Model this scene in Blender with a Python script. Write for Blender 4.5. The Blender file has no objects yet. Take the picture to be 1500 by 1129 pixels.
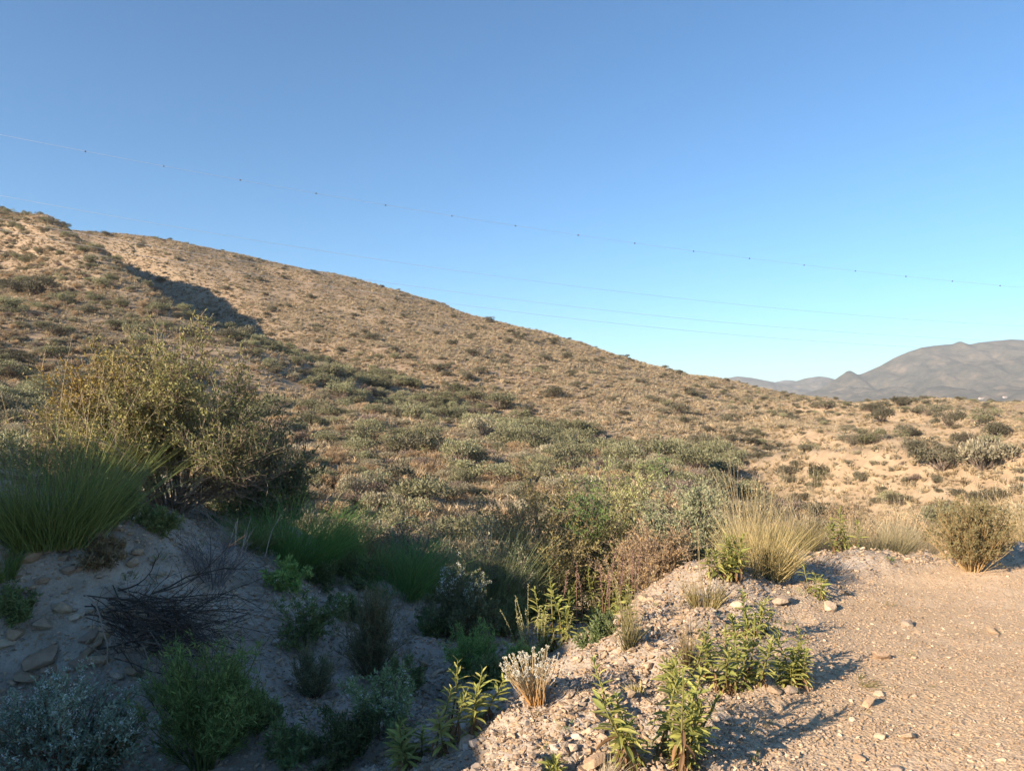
import bpy, bmesh, math, random
import numpy as np
from mathutils import Matrix, Vector, Euler

# ------------------------------------------------------------------ camera, sky, sun, exposure
sc = bpy.context.scene
COL = sc.collection
F, PW, PH, HORIZON, EYE = 1083.0, 1500.0, 1129.0, 590.0, 1.6     # photo pixels
cam_d = bpy.data.cameras.new("camera")
cam = bpy.data.objects.new("camera", cam_d); COL.objects.link(cam)
cam.location = (0, 0, EYE); cam.rotation_euler = (math.radians(90), 0, 0)
cam_d.sensor_width = 36.0; cam_d.lens = 36.0 * F / PW
cam_d.shift_y = -(PH / 2 - HORIZON) / PW
cam_d.clip_start = 0.05; cam_d.clip_end = 30000
sc.camera = cam

SUN_EL = math.radians(21.0)
SUN_H = np.array([-0.78, -0.625]); SUN_H /= np.linalg.norm(SUN_H)    # towards the sun, in plan
to_sun = Vector((SUN_H[0] * math.cos(SUN_EL), SUN_H[1] * math.cos(SUN_EL), math.sin(SUN_EL)))
world = bpy.data.worlds.new("World"); sc.world = world; world.use_nodes = True
wn = world.node_tree.nodes; wl = world.node_tree.links
sky = wn.new("ShaderNodeTexSky"); sky.sky_type = 'NISHITA'; sky.sun_disc = False
sky.sun_elevation = SUN_EL; sky.sun_rotation = math.atan2(to_sun.x, to_sun.y)
sky.altitude = 300; sky.air_density = 1.0; sky.dust_density = 0.15; sky.ozone_density = 6.0
wn["Background"].inputs[1].default_value = 0.068
tone = wn.new("ShaderNodeMix"); tone.data_type = 'RGBA'; tone.blend_type = 'MULTIPLY'; tone.inputs[0].default_value = 1.0
tone.inputs[7].default_value = (.82, 1.02, 1.0, 1)
wl.new(sky.outputs[0], tone.inputs[6]); wl.new(tone.outputs[2], wn["Background"].inputs[0])
sun_d = bpy.data.lights.new("sun", 'SUN'); sun_d.energy = 4.4; sun_d.angle = math.radians(0.5)
sun_d.color = (1.0, 0.80, 0.60)
sun = bpy.data.objects.new("sun", sun_d); COL.objects.link(sun)
sun.location = (-30, -20, 40); sun.rotation_euler = to_sun.to_track_quat('Z', 'Y').to_euler()
sc.view_settings.view_transform = 'Standard'; sc.view_settings.look = 'None'
sc.view_settings.gamma = 1.0; sc.view_settings.use_curve_mapping = False
sc.view_settings.exposure = 1.55
sc.render.engine = 'CYCLES'
sc.cycles.use_denoising = True
sc.cycles.max_bounces = 6; sc.cycles.diffuse_bounces = 3; sc.cycles.transmission_bounces = 3
sc.cycles.volume_bounces = 0; sc.cycles.transparent_max_bounces = 4

RNG = np.random.default_rng(7)
random.seed(7)

# ------------------------------------------------------------------ small maths helpers
def sstep(a, b, x):
    t = np.clip((x - a) / (b - a), 0, 1); return t * t * (3 - 2 * t)

def _hash(ix, iy, seed):
    h = (ix.astype(np.int64) * 374761393 + iy.astype(np.int64) * 668265263 + seed * 974634777) & 0xFFFFFFFF
    h = ((h ^ (h >> 13)) * 1274126177) & 0xFFFFFFFF
    h = h ^ (h >> 16)
    return (h & 0xFFFFFF) / float(0xFFFFFF)

def vnoise(x, y, seed=0):
    ix = np.floor(x); iy = np.floor(y); fx = x - ix; fy = y - iy
    fx = fx * fx * fx * (fx * (fx * 6 - 15) + 10); fy = fy * fy * fy * (fy * (fy * 6 - 15) + 10)
    a = _hash(ix, iy, seed); b = _hash(ix + 1, iy, seed); c = _hash(ix, iy + 1, seed); d = _hash(ix + 1, iy + 1, seed)
    return (a + (b - a) * fx) * (1 - fy) + (c + (d - c) * fx) * fy - 0.5

def fbm(x, y, seed=0, octaves=4, rough=0.5):
    s = np.zeros_like(x); a = 1.0; f = 1.0
    for o in range(octaves):
        s += a * vnoise(x * f + 17.3 * o, y * f - 9.1 * o, seed + o); a *= rough; f *= 2.03
    return s

class TPS:
    """thin-plate surface through survey points (x, y, z)"""
    def __init__(self, pts, smooth=0.0):
        p = np.array(pts, float); self.s = np.abs(p[:, :2]).max(); self.xy = p[:, :2] / self.s
        n = len(p); K = self.k(self.xy[:, None, :] - self.xy[None, :, :]) + smooth * np.eye(n)
        P = np.c_[np.ones(n), self.xy]
        A = np.zeros((n + 3, n + 3)); A[:n, :n] = K; A[:n, n:] = P; A[n:, :n] = P.T
        self.w = np.linalg.solve(A, np.r_[p[:, 2], 0, 0, 0])
    @staticmethod
    def k(d):
        r2 = (d ** 2).sum(-1); return 0.5 * r2 * np.log(r2 + 1e-12)
    def __call__(self, x, y):
        q = np.stack([x, y], -1) / self.s; out = np.empty(len(q)); n = len(self.xy)
        for i in range(0, len(q), 20000):
            c = q[i:i + 20000]
            out[i:i + 20000] = self.k(c[:, None, :] - self.xy[None]) @ self.w[:n] + self.w[n] + c @ self.w[n + 1:]
        return out

def pt(px, py, d):      # photo pixel at a known distance
    return ((px - PW / 2) / F * d, d, EYE + (HORIZON - py) / F * d)

# ------------------------------------------------------------------ the lie of the land
NEAR = [
 # gravel track
 (0, 0, 0), (1.4, 1, 0), (0.3, 1.3, .02), (2, 2.4, 0), (3, 3.4, 0), (4, 5, .02), (5, 6.4, .02), (6, 4, 0), (8, 6, .02), (3, 5, .0), (2.2, 4.2, 0),
 (0, -2, 0), (3, -3, 0), (6, 0, 0), (0, -6, 0), (5, -6, 0), (9, -3, 0), (-1.5, -2.5, .15), (-1, -8, .1), (3, -11, 0), (10, 2, 0), (11, 7, 0),
 # stony berm along its edge
 (0.12, 2.4, .03), (0.42, 3.2, .06), (0.75, 4.2, .09), (1.1, 5.2, .12), (1.45, 6.2, .19), (2.3, 7.0, .15), (3.3, 7.5, .08), (4.6, 7.8, .05), (6.5, 8.3, .02), (9, 9, 0),
 (1.0, 3.2, .0), (1.5, 4.4, .02), (2.2, 5.7, .03), (3.2, 6.7, .02),
 # gully floor and its right wall
 (-.45, 2.3, -.12), (-.85, 3.0, -.36), (-.28, 3.2, -.10), (-.15, 3.6, -.06), (-.75, 4, -.44), (-.35, 4.0, -.22), (.1, 4.3, -.08), (.36, 4.9, -.08), (-.15, 4.9, -.36), (-.3, 5.4, -.48), (.55, 5.5, -.12), (.2, 5.7, -.36), (-.3, 6.3, -.52), (.5, 6.3, -.42), (.85, 6.0, -.08), (.7, 7, -.58), (1.0, 8, -.75), (1.2, 9.5, -1.1), (1.3, 12, -2.1),
 (.0, 1.0, -.02), (-.8, 1.0, -.15), (-.9, -.5, .0),
 (2.4, 8.6, -.5), (4, 9.2, -.6), (7, 10.2, -.7), (3, 12, -1.7), (7, 13, -1.8), (10, 13, -1.6),
 # left slope of the gully
 (-1.1, 4.5, -.36), (-1.5, 3.2, -.36), (-1.75, 5.4, -.2), (-1.9, 6.2, .0), (-2.5, 6.5, .4), (-2.9, 5.9, .65), (-2.15, 7.06, .1), (-1.14, 7.7, -.42), (-.2, 8, -.75), (-2.0, 8.6, -.1),
 (-3.4, 7.4, .5), (-3.6, 9, .25), (-4.2, 12, -1.0), (-2, 11, -1.3), (-.5, 10, -1.3), (0, 13, -2.4),
 # earth bank with its cut face
 (-3.3, 4.95, .66), (-2.75, 5.0, .30), (-2.95, 4.62, -.12), (-2.4, 4.7, -.16), (-2.4, 5.15, .12), (-3.9, 4.75, .85), (-3.7, 4.35, .1), (-3.2, 4.0, -.1), (-2.4, 3.6, -.22), (-4.0, 3.3, .3), (-2.6, 2.4, .1), (-2, 1, .25), (-3.4, 5.6, .75),
 (-4.5, 6.5, .95), (-5, 5, 1.2), (-4.6, 2.6, .9), (-4.5, 0, 1.0), (-4, -3, .9), (-6, 8.5, .8), (-6.5, 12, -.3), (-9, 12, 0), (-5, 15, -1.6),
 # unseen bank crest beside the track, added and shaped to shade the gully
 (-8, 9, 1.1), (-8, 7.5, 1.5), (-8, 6, 1.95), (-8, 4.5, 2.6), (-8, 3.7, 2.95), (-8, 2.4, 3.5), (-8, .8, 3.7), (-8, -.6, 3.75), (-8, -1.87, 3.85), (-8, -2.4, 3.75), (-8, -2.8, 3.6), (-8, -3.6, 3.3), (-8, -5.6, 2.6), (-8, -7, 1.9), (-8, -10, .8), (-7, -12, .3),
 (-11, 6, 1.8), (-11, 2, 3.0), (-11, -2, 3.1), (-11, -6, 1.9), (-6.2, 3, 2.4), (-6.2, -1, 2.6), (-6.2, -4.2, 1.8), (-6.4, 6, 1.6),
]
CREST = [(-500, 280, 150), (-250, 293, 150), (0, 304, 152), (60, 316, 165), (100, 329, 186), (200, 341, 190), (320, 366, 185), (420, 387, 180), (500, 411, 175), (600, 441, 170),
         (700, 463, 165), (800, 487, 160), (900, 522, 155), (1000, 547, 150), (1060, 558, 147), (1150, 581, 142), (1200, 591, 137), (1300, 590, 130), (1400, 592, 126),
         (1500, 594, 122), (1700, 594, 118), (2100, 594, 110)]
FARPTS = [pt(px, py + 3, d) for px, py, d in CREST] + [pt(px, py + 8 + (8 if px < 1000 else 0), d * 1.35) for px, py, d in CREST] + [pt(*p) for p in [
    (-500, 560, 40), (-500, 440, 80), (-250, 620, 28), (0, 655, 24), (0, 560, 48), (0, 450, 86), (100, 530, 58), (250, 490, 80), (390, 503, 92), (250, 432, 118), (120, 355, 150),
    (500, 500, 118), (600, 520, 108), (700, 540, 100), (800, 575, 88), (900, 600, 80), (1000, 620, 75), (1100, 642, 70), (320, 430, 150), (450, 450, 145),
    (500, 600, 60), (400, 590, 63), (300, 600, 56), (600, 640, 48), (700, 680, 38), (500, 690, 34), (800, 670, 44), (900, 690, 44), (1000, 700, 46), (100, 600, 40),
    (600, 765, 24), (300, 730, 22), (900, 750, 25), (1200, 725, 38), (1500, 712, 34), (1800, 710, 34),
    (1200, 640, 78), (1300, 655, 68), (1400, 640, 74), (1500, 650, 64), (1300, 692, 48), (1400, 612, 100), (1800, 650, 64)]] + [
    (-12, 14, -.6), (0, 14, -2.6), (5, 14, -2.1), (12, 14, -1.8), (-11, 6, 1.6), (-11, 2, 2.7), (-11, -2, 2.6), (-11, -6, 1.3), (-16, 8, 1.2), (-16, -4, 1.6),
    (-14, -14, .2), (0, -14, 0), (14, -12, 0), (14, 0, 0), (15, 9, 0), (-40, -30, 2), (-60, 0, 8), (-60, 30, 14), (0, -60, -1), (60, -40, -1), (60, 0, -2),
    (-120, -60, 4), (0, -150, -2), (120, -90, -2), (150, 30, -3), (-160, 20, 15)]
_tn = TPS(NEAR, 1e-5); _tf = TPS(FARPTS, 1e-6)
# the drainage line down the hillside
DRAIN = np.array([pt(*p)[:2] for p in [(45, 312, 172), (95, 336, 168), (165, 380, 150), (225, 420, 132), (280, 452, 118), (370, 498, 100), (520, 545, 84), (620, 575, 74), (740, 605, 64), (880, 655, 54), (1060, 692, 50)]])
DRAIN_DEPTH = np.array([3.0, 9.5, 13.0, 13.0, 9.0, 3.2, 1.6, 1.6, 1.4, 1.2, .6])

def line_dist(x, y, line, val=None):
    """distance to a polyline, signed side (+ = beyond it), interpolated value"""
    best = np.full(len(x), 1e9); side = np.zeros(len(x)); v = np.zeros(len(x))
    for i in range(len(line) - 1):
        a = line[i]; b = line[i + 1]; ab = b - a; L2 = ab @ ab
        t = np.clip(((x - a[0]) * ab[0] + (y - a[1]) * ab[1]) / L2, 0, 1)
        dx = x - (a[0] + t * ab[0]); dy = y - (a[1] + t * ab[1]); d = np.hypot(dx, dy)
        m = d < best; best[m] = d[m]
        side[m] = np.sign(ab[0] * dy - ab[1] * dx)[m]
        if val is not None: v[m] = (val[i] + t * (val[i + 1] - val[i]))[m]
    return best, side, v

def height(x, y, fine=True):
    x = np.atleast_1d(np.asarray(x, float)).ravel(); y = np.atleast_1d(np.asarray(y, float)).ravel()
    r = np.hypot(x, y)
    z = np.zeros(len(x))
    wf = sstep(10.0, 14.5, r)
    m = wf < 1
    if m.any(): z[m] += (1 - wf[m]) * _tn(x[m], y[m])
    m = wf > 0
    if m.any():
        xm, ym, rm = x[m], y[m], r[m]
        k = np.minimum(1, 330 / rm)
        zf = _tf(xm * k, ym * k)
        d, s, v = line_dist(xm, ym, DRAIN, DRAIN_DEPTH)
        wdt = np.where(s > 0, 11.0, 7.0)
        zf = zf - v * np.exp(-(d / wdt) ** 2) + np.where(s < 0, .66, 0) * (1 - .95 * sstep(158, 184, rm)) * np.maximum(v - 1.8, 0) * np.exp(-((d - 12) / 8) ** 2)
        rr_ = sstep(.22, .45, xm / np.maximum(ym, 1)) * sstep(24, 45, rm) * (1 - sstep(115, 150, rm))
        zf += rr_ * 8.0 * (.18 - np.abs(fbm((xm + .5 * ym) / 26, (ym - .3 * xm) / 60, 15, 3)))
        zf += sstep(18, 60, rm) * (2.2 * fbm(xm / 38, ym / 38, 3, 3) + .9 * fbm(xm / 9, ym / 9, 5, 3))
        wp = sstep(215, 330, rm)
        plain = -14 + 6 * fbm(xm / 400, ym / 400, 9, 3)
        z[m] += wf[m] * (zf * (1 - wp) + plain * wp)
    if fine:
        m = r < 60
        xm, ym = x[m], y[m]
        wild = np.clip(wild_zone(xm, ym), 0, 1)
        z[m] += (.012 + .13 * wild) * fbm(xm / .9, ym / .9, 11, 3) + (.008 + .085 * wild) * fbm(xm / .26, ym / .26, 21, 4, .6)
    return z

TRACK_EDGE = np.array([(-.3, -20), (-.2, -3), (-.1, .8), (.1, 2.2), (.9, 3.2), (1.45, 4.5), (2.2, 5.8), (3.1, 6.8), (4.6, 7.5), (6.5, 8.0), (12, 9.2), (30, 10)], float)
def wild_zone(x, y):       # 0 on the driven track, 1 off it
    d, s, _ = line_dist(x, y, TRACK_EDGE)
    return sstep(-.45, .25, d * s)

def ground_at(px, py, lo=1.6, hi=420.):
    """where the sight line through a photo pixel meets the ground"""
    u = (px - PW / 2) / F; v = (HORIZON - py) / F
    ys = np.exp(np.linspace(math.log(lo), math.log(hi), 900))
    below = height(u * ys, ys, False) > EYE + v * ys
    i = int(np.argmax(below)) if below.any() else len(ys) - 1
    a, b = ys[max(i - 1, 0)], ys[i]
    yy = np.linspace(a, b, 12); bl = height(u * yy, yy, False) > EYE + v * yy
    d = yy[int(np.argmax(bl))] if bl.any() else b
    return float(u * d), float(d), float(height(u * d, d)[0])

def front_at(px, py):
    """foot of a near plant: where its sight line meets the ground this side of the valley or, where the ground falls away, passes closest above it; also the gap"""
    u = (px - PW / 2) / F; v = (HORIZON - py) / F; ys = np.linspace(2.2, 8.4, 400)
    gap = EYE + v * ys - height(u * ys, ys, False)
    i = int(np.argmax(gap < 0)) if (gap < 0).any() else int(np.argmin(gap + np.where(ys < 6.4, 9, 0)))
    d = ys[i]; z = float(height(u * d, d)[0]); return float(u * d), float(d), z, max(0.0, EYE + v * d - z)

def on_ground(x, y): return (x, y, float(height(x, y)[0]))

# ------------------------------------------------------------------ mesh collecting
class MB:
    def __init__(self): self.v = []; self.f = []; self.c = []; self.n = 0
    def add(self, verts, faces, col):
        """verts (n,3); faces (m,k) k = 3 or 4; col (n,3) or (3,)"""
        verts = np.asarray(verts, float).reshape(-1, 3); faces = np.asarray(faces, np.int64)
        col = np.broadcast_to(np.asarray(col, float), verts.shape)
        self.v.append(verts); self.c.append(col); self.f.append(faces + self.n); self.n += len(verts)
    def mesh(self, name, mat, smooth=False):
        me = bpy.data.meshes.new(name)
        v = np.concatenate(self.v); c = np.concatenate(self.c)
        me.vertices.add(len(v)); me.vertices.foreach_set("co", v.astype(np.float32).ravel())
        loops = np.concatenate([f.ravel() for f in self.f]); sizes = np.concatenate([np.full(len(f), f.shape[1]) for f in self.f])
        starts = np.r_[0, np.cumsum(sizes)[:-1]]
        me.loops.add(len(loops)); me.loops.foreach_set("vertex_index", loops.astype(np.int32))
        me.polygons.add(len(sizes)); me.polygons.foreach_set("loop_start", starts.astype(np.int32))
        me.polygons.foreach_set("use_smooth", np.full(len(sizes), smooth))
        a = me.attributes.new("tint", 'FLOAT_COLOR', 'POINT')
        a.data.foreach_set("color", np.c_[c, np.ones(len(c))].astype(np.float32).ravel())
        me.update(calc_edges=True)
        me.materials.append(mat)
        return me

def link(name, me, parent=None, loc=None, rot=None, scale=None, **props):
    o = bpy.data.objects.new(name, me); COL.objects.link(o)
    if parent is not None: o.parent = parent
    if loc is not None: o.location = loc
    if rot is not None: o.rotation_euler = rot
    if scale is not None: o.scale = scale if hasattr(scale, '__len__') else (scale,) * 3
    for k, v in props.items():
        if v is not None: o[k] = v
    return o

def thing(name, label, category, loc, rz=0.0, group=None, scale=1.0):
    return link(name, None, None, loc, (0, 0, rz), scale, label=label, category=category, group=group)

# ------------------------------------------------------------------ materials
def new_mat(name):
    m = bpy.data.materials.new(name); m.use_nodes = True; nt = m.node_tree
    return m, nt, nt.nodes["Principled BSDF"], nt.nodes["Material Output"]

def node(nt, kind, **kw):
    n = nt.nodes.new(kind)
    for k, v in kw.items():
        if k.startswith("i_"): n.inputs[k[2:].replace("_", " ")].default_value = v
        elif hasattr(n, k): setattr(n, k, v)
    return n

def ramp(nt, fac, stops):
    n = nt.nodes.new("ShaderNodeValToRGB"); e = n.color_ramp.elements
    while len(e) < len(stops): e.new(0.5)
    for i, (p, c) in enumerate(stops): e[i].position = p; e[i].color = (*c, 1)
    nt.links.new(fac, n.inputs[0]); return n.outputs[0]

def mix(nt, fac, a, b, mode='MIX'):
    n = nt.nodes.new("ShaderNodeMix"); n.data_type = 'RGBA'; n.blend_type = mode
    for s, v in ((n.inputs[0], fac), (n.inputs[6], a), (n.inputs[7], b)):
        if isinstance(v, (int, float)): s.default_value = v
        elif isinstance(v, tuple): s.default_value = (*v, 1)
        else: nt.links.new(v, s)
    return n.outputs[2]

def noise_fac(nt, vec, scale, detail=4, rough=.55):
    n = nt.nodes.new("ShaderNodeTexNoise"); n.inputs["Scale"].default_value = scale
    n.inputs["Detail"].default_value = detail; n.inputs["Roughness"].default_value = rough
    nt.links.new(vec, n.inputs["Vector"]); return n.outputs[0]

def foliage_mat(name, transl=.3, rough=.6, vary=.35, spec=.25):
    """plant tissue: colour from the mesh's own tint, varied from plant to plant"""
    m, nt, p, out = new_mat(name)
    at = node(nt, "ShaderNodeAttribute"); at.attribute_name = "tint"
    oi = nt.nodes.new("ShaderNodeObjectInfo")
    mr = nt.nodes.new("ShaderNodeMapRange"); nt.links.new(oi.outputs["Random"], mr.inputs[0])
    mr.inputs[3].default_value = 1 - vary; mr.inputs[4].default_value = 1 + vary * .6
    vm = nt.nodes.new("ShaderNodeVectorMath"); vm.operation = 'SCALE'
    nt.links.new(at.outputs[0], vm.inputs[0]); nt.links.new(mr.outputs[0], vm.inputs["Scale"])
    nt.links.new(vm.outputs[0], p.inputs["Base Color"])
    p.inputs["Roughness"].default_value = rough; p.inputs["Specular IOR Level"].default_value = spec
    if transl:
        t = nt.nodes.new("ShaderNodeBsdfTranslucent"); nt.links.new(vm.outputs[0], t.inputs[0])
        ms = nt.nodes.new("ShaderNodeMixShader"); ms.inputs[0].default_value = transl
        nt.links.new(p.outputs[0], ms.inputs[1]); nt.links.new(t.outputs[0], ms.inputs[2]); nt.links.new(ms.outputs[0], out.inputs[0])
    return m

M_LEAF = foliage_mat("leaf_tissue", .28)
M_GRASS = foliage_mat("grass_blade", .22, .55)
M_TWIG = foliage_mat("twig_bark", 0, .85, .2, .1)
M_FLOWER = foliage_mat("petal", .25, .7, .1)

def ground_mat():
    m, nt, p, out = new_mat("stony_earth"); L = nt.links
    tc = nt.nodes.new("ShaderNodeTexCoord"); vec = tc.outputs["Object"]
    def attr(n):
        a = nt.nodes.new("ShaderNodeAttribute"); a.attribute_name = n; return a.outputs["Fac"]
    track = ramp(nt, noise_fac(nt, vec, 2.3, 8, .7), [(.3, (.46, .335, .21)), (.5, (.58, .435, .285)), (.7, (.68, .53, .37))])
    track = mix(nt, ramp(nt, noise_fac(nt, vec, .55, 4, .6), [(.4, (0, 0, 0)), (.62, (1, 1, 1))]), track, (.50, .37, .235))
    soil = ramp(nt, noise_fac(nt, vec, 3.1, 8, .7), [(.3, (.26, .22, .17)), (.5, (.39, .335, .27)), (.7, (.52, .45, .37))])
    hill = ramp(nt, noise_fac(nt, vec, .9, 9, .72), [(.3, (.18, .135, .09)), (.47, (.275, .21, .145)), (.62, (.355, .275, .19)), (.75, (.43, .345, .25))])
    hill = mix(nt, ramp(nt, noise_fac(nt, vec, .045, 5), [(.42, (0, 0, 0)), (.62, (1, 1, 1))]), hill, (.31, .245, .17))
    pale = ramp(nt, noise_fac(nt, vec, .6, 8, .7), [(.3, (.24, .18, .12)), (.5, (.33, .255, .17)), (.7, (.41, .325, .23))])
    plain = ramp(nt, noise_fac(nt, vec, .006, 8, .65), [(.3, (.14, .13, .08)), (.5, (.26, .21, .13)), (.68, (.38, .30, .19))])
    c = mix(nt, attr("wild"), track, soil)
    c = mix(nt, attr("hill"), c, hill)
    c = mix(nt, attr("pale"), c, pale)
    c = mix(nt, attr("plain"), c, plain)
    L.new(c, p.inputs["Base Color"]); p.inputs["Roughness"].default_value = .95; p.inputs["Specular IOR Level"].default_value = .1
    vo = nt.nodes.new("ShaderNodeTexVoronoi"); vo.inputs["Scale"].default_value = 55; L.new(vec, vo.inputs["Vector"])
    b0 = nt.nodes.new("ShaderNodeBump"); b0.inputs["Strength"].default_value = .55; b0.inputs["Distance"].default_value = .012; b0.invert = True
    L.new(vo.outputs["Distance"], b0.inputs["Height"])
    b1 = nt.nodes.new("ShaderNodeBump"); b1.inputs["Strength"].default_value = .6; b1.inputs["Distance"].default_value = .03
    L.new(noise_fac(nt, vec, 24, 6, .7), b1.inputs["Height"]); L.new(b0.outputs[0], b1.inputs["Normal"])
    L.new(b1.outputs[0], p.inputs["Normal"])
    return m

# ------------------------------------------------------------------ ground: one sheet out to the horizon
def build_ground():
    fine = np.radians(np.arange(-43, 43.01, .17)); rest = np.radians(np.arange(45, 315, 2.0))
    az = np.r_[fine, rest]
    rr = np.r_[np.exp(np.arange(math.log(1.2), math.log(260), .0115)), np.exp(np.arange(math.log(263), math.log(6000), .06))]
    A, R = np.meshgrid(az, rr); X = (R * np.sin(A)).ravel(); Y = (R * np.cos(A)).ravel()
    Z = height(X, Y)
    na, nr = len(az), len(rr)
    i = np.arange(nr - 1)[:, None] * na; j = np.arange(na)[None, :]; j2 = (j + 1) % na
    q = np.stack([i + j, i + na + j, i + na + j2, i + j2], -1).reshape(-1, 4)[:, ::-1]
    mb = MB(); mb.add(np.c_[X, Y, Z], q, (.4, .3, .2))
    c = len(X); mb.add([(0, 0, 0)], np.zeros((0, 3)), (.4, .3, .2))
    mb.f.append(np.c_[np.full(na, c), (np.arange(na) + 1) % na, np.arange(na)])
    me = mb.mesh("ground", ground_mat(), True)
    X = np.r_[X, 0]; Y = np.r_[Y, 0]; r = np.hypot(X, Y)
    def put(n, v):
        a = me.attributes.new(n, 'FLOAT', 'POINT'); a.data.foreach_set("value", v.astype(np.float32))
    put("wild", wild_zone(X, Y)); put("hill", sstep(10, 22, r))
    u = np.where(Y > 1, X / np.maximum(Y, 1), 0)
    put("pale", sstep(20, 40, r) * sstep(.18, .42, u + .12 * fbm(X / 30, Y / 30, 31, 3)))
    put("plain", sstep(190, 300, r))
    return link("ground", me, kind="structure")
build_ground()

# ------------------------------------------------------------------ far mountains
def mountain_mat(name, dark, mid, bare):
    m, nt, p, out = new_mat(name); L = nt.links
    tc = nt.nodes.new("ShaderNodeTexCoord"); vec = tc.outputs["Object"]
    c = ramp(nt, noise_fac(nt, vec, .014, 9, .72), [(.38, dark), (.52, mid), (.66, bare)])
    at = nt.nodes.new("ShaderNodeAttribute"); at.attribute_name = "foot"
    field = ramp(nt, noise_fac(nt, vec, .0075, 6, .6), [(.40, mid), (.5, (.30, .23, .15)), (.6, bare), (.70, (.66, .52, .40))])
    c = mix(nt, at.outputs["Fac"], c, field)
    L.new(c, p.inputs["Base Color"]); p.inputs["Roughness"].default_value = 1; p.inputs["Specular IOR Level"].default_value = 0
    b = nt.nodes.new("ShaderNodeBump"); b.inputs["Strength"].default_value = .5; b.inputs["Distance"].default_value = 30
    L.new(noise_fac(nt, vec, .03, 6, .7), b.inputs["Height"]); L.new(b.outputs[0], p.inputs["Normal"])
    return m

def build_mountain(profile, dist, front, back, mat, seed, nx=260, ny=130, rugged=.34):
    prof = np.array(profile, float)
    xs = (prof[:, 0] - PW / 2) / F * dist; zs = EYE + (HORIZON - prof[:, 1]) / F * dist
    gx = np.linspace(xs[0], xs[-1], nx); gy = np.r_[np.linspace(dist - front, dist, ny), np.linspace(dist, dist + back, ny // 3)[1:]]
    X, Y = np.meshgrid(gx, gy); x = X.ravel(); y = Y.ravel()
    base = -22.0
    cr = np.interp(x, xs, zs) - base
    t = np.where(y <= dist, (y - (dist - front)) / front, 1 - (y - dist) / back)
    shape = .78 * np.clip(t, 0, 1) ** 1.75 + .22 * np.clip(t, 0, 1)
    s = front * .28
    n = np.abs(fbm(x / s, y / (s * 1.5), seed, 6, .58)); n = 1 - 2.2 * n
    amp = rugged * cr.max() * np.clip(t, 0, 1) ** .6 * (1 - np.clip(t, 0, 1) ** 8)
    z = base + cr * shape + amp * (n - .7) * .8
    z = np.where(t >= .999, base + cr, z)
    mb = MB(); k = len(gx); ii = np.arange(len(gy) - 1)[:, None] * k; jj = np.arange(k - 1)[None]
    mb.add(np.c_[x, y, z], np.stack([ii + jj, ii + jj + 1, ii + k + jj + 1, ii + k + jj], -1).reshape(-1, 4), mid_grey)
    me = mb.mesh("mountain", mat, True)
    a = me.attributes.new("foot", 'FLOAT', 'POINT'); a.data.foreach_set("value", (1 - sstep(.25, .55, t + .5 * fbm(x / 500, y / 500, seed + 40, 3))).astype(np.float32))
    link("mountain", me, kind="structure")
    def z_at(px, py):      # where a sight line meets this slope
        u = (px - PW / 2) / F; j = np.abs(gx[None] - (u * gy)[:, None]).argmin(1); zz = z.reshape(len(gy), k)[np.arange(len(gy)), j]
        i = int(np.argmax(zz > EYE + (HORIZON - py) / F * gy)); return (u * gy[i], gy[i], zz[i])
    return z_at
mid_grey = (.2, .18, .14)
MM = mountain_mat("mountain_scrub", (.05, .05, .036), (.088, .08, .056), (.17, .135, .095))
on_mountain = build_mountain([(1090, 600), (1150, 586), (1200, 570), (1222, 556.5), (1233, 549), (1240, 544), (1245, 542.5), (1250, 545), (1257, 549), (1264, 547), (1290, 535.5), (1310, 524), (1330, 515.5), (1350, 509), (1370, 506), (1395, 504), (1402, 501), (1408, 500), (1414, 502.5), (1420, 504.5), (1435, 501.5), (1460, 499), (1482, 497), (1500, 498), (1540, 500), (1620, 515), (1750, 550), (1950, 590)],
               3000, 1500, 900, MM, 61)
build_mountain([(960, 595), (1020, 578), (1045, 561), (1060, 555), (1080, 551), (1100, 553), (1120, 557), (1142, 561), (1160, 560), (1180, 554), (1200, 551), (1212, 552.5), (1225, 556), (1260, 572), (1330, 590)],
               4300, 1500, 700, MM, 81, rugged=.4)
build_mountain([(1080, 590), (1120, 566), (1138, 559), (1150, 556.5), (1162, 557), (1180, 562), (1230, 585)], 5400, 700, 300, MM, 91)

# ------------------------------------------------------------------ plant builders (all return meshes with their own tints)
def unit(a): return a / np.maximum(np.linalg.norm(a, axis=-1, keepdims=True), 1e-9)
def rnd(rng, lo, hi, n): return rng.uniform(lo, hi, n)

def tint(rng, n, a, b, bright=.25):
    """n colours between a and b with uneven brightness"""
    t = rng.random((n, 1)); c = np.array(a)[None] * (1 - t) + np.array(b)[None] * t
    return c * (1 + rng.uniform(-bright, bright, (n, 1)))

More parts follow.
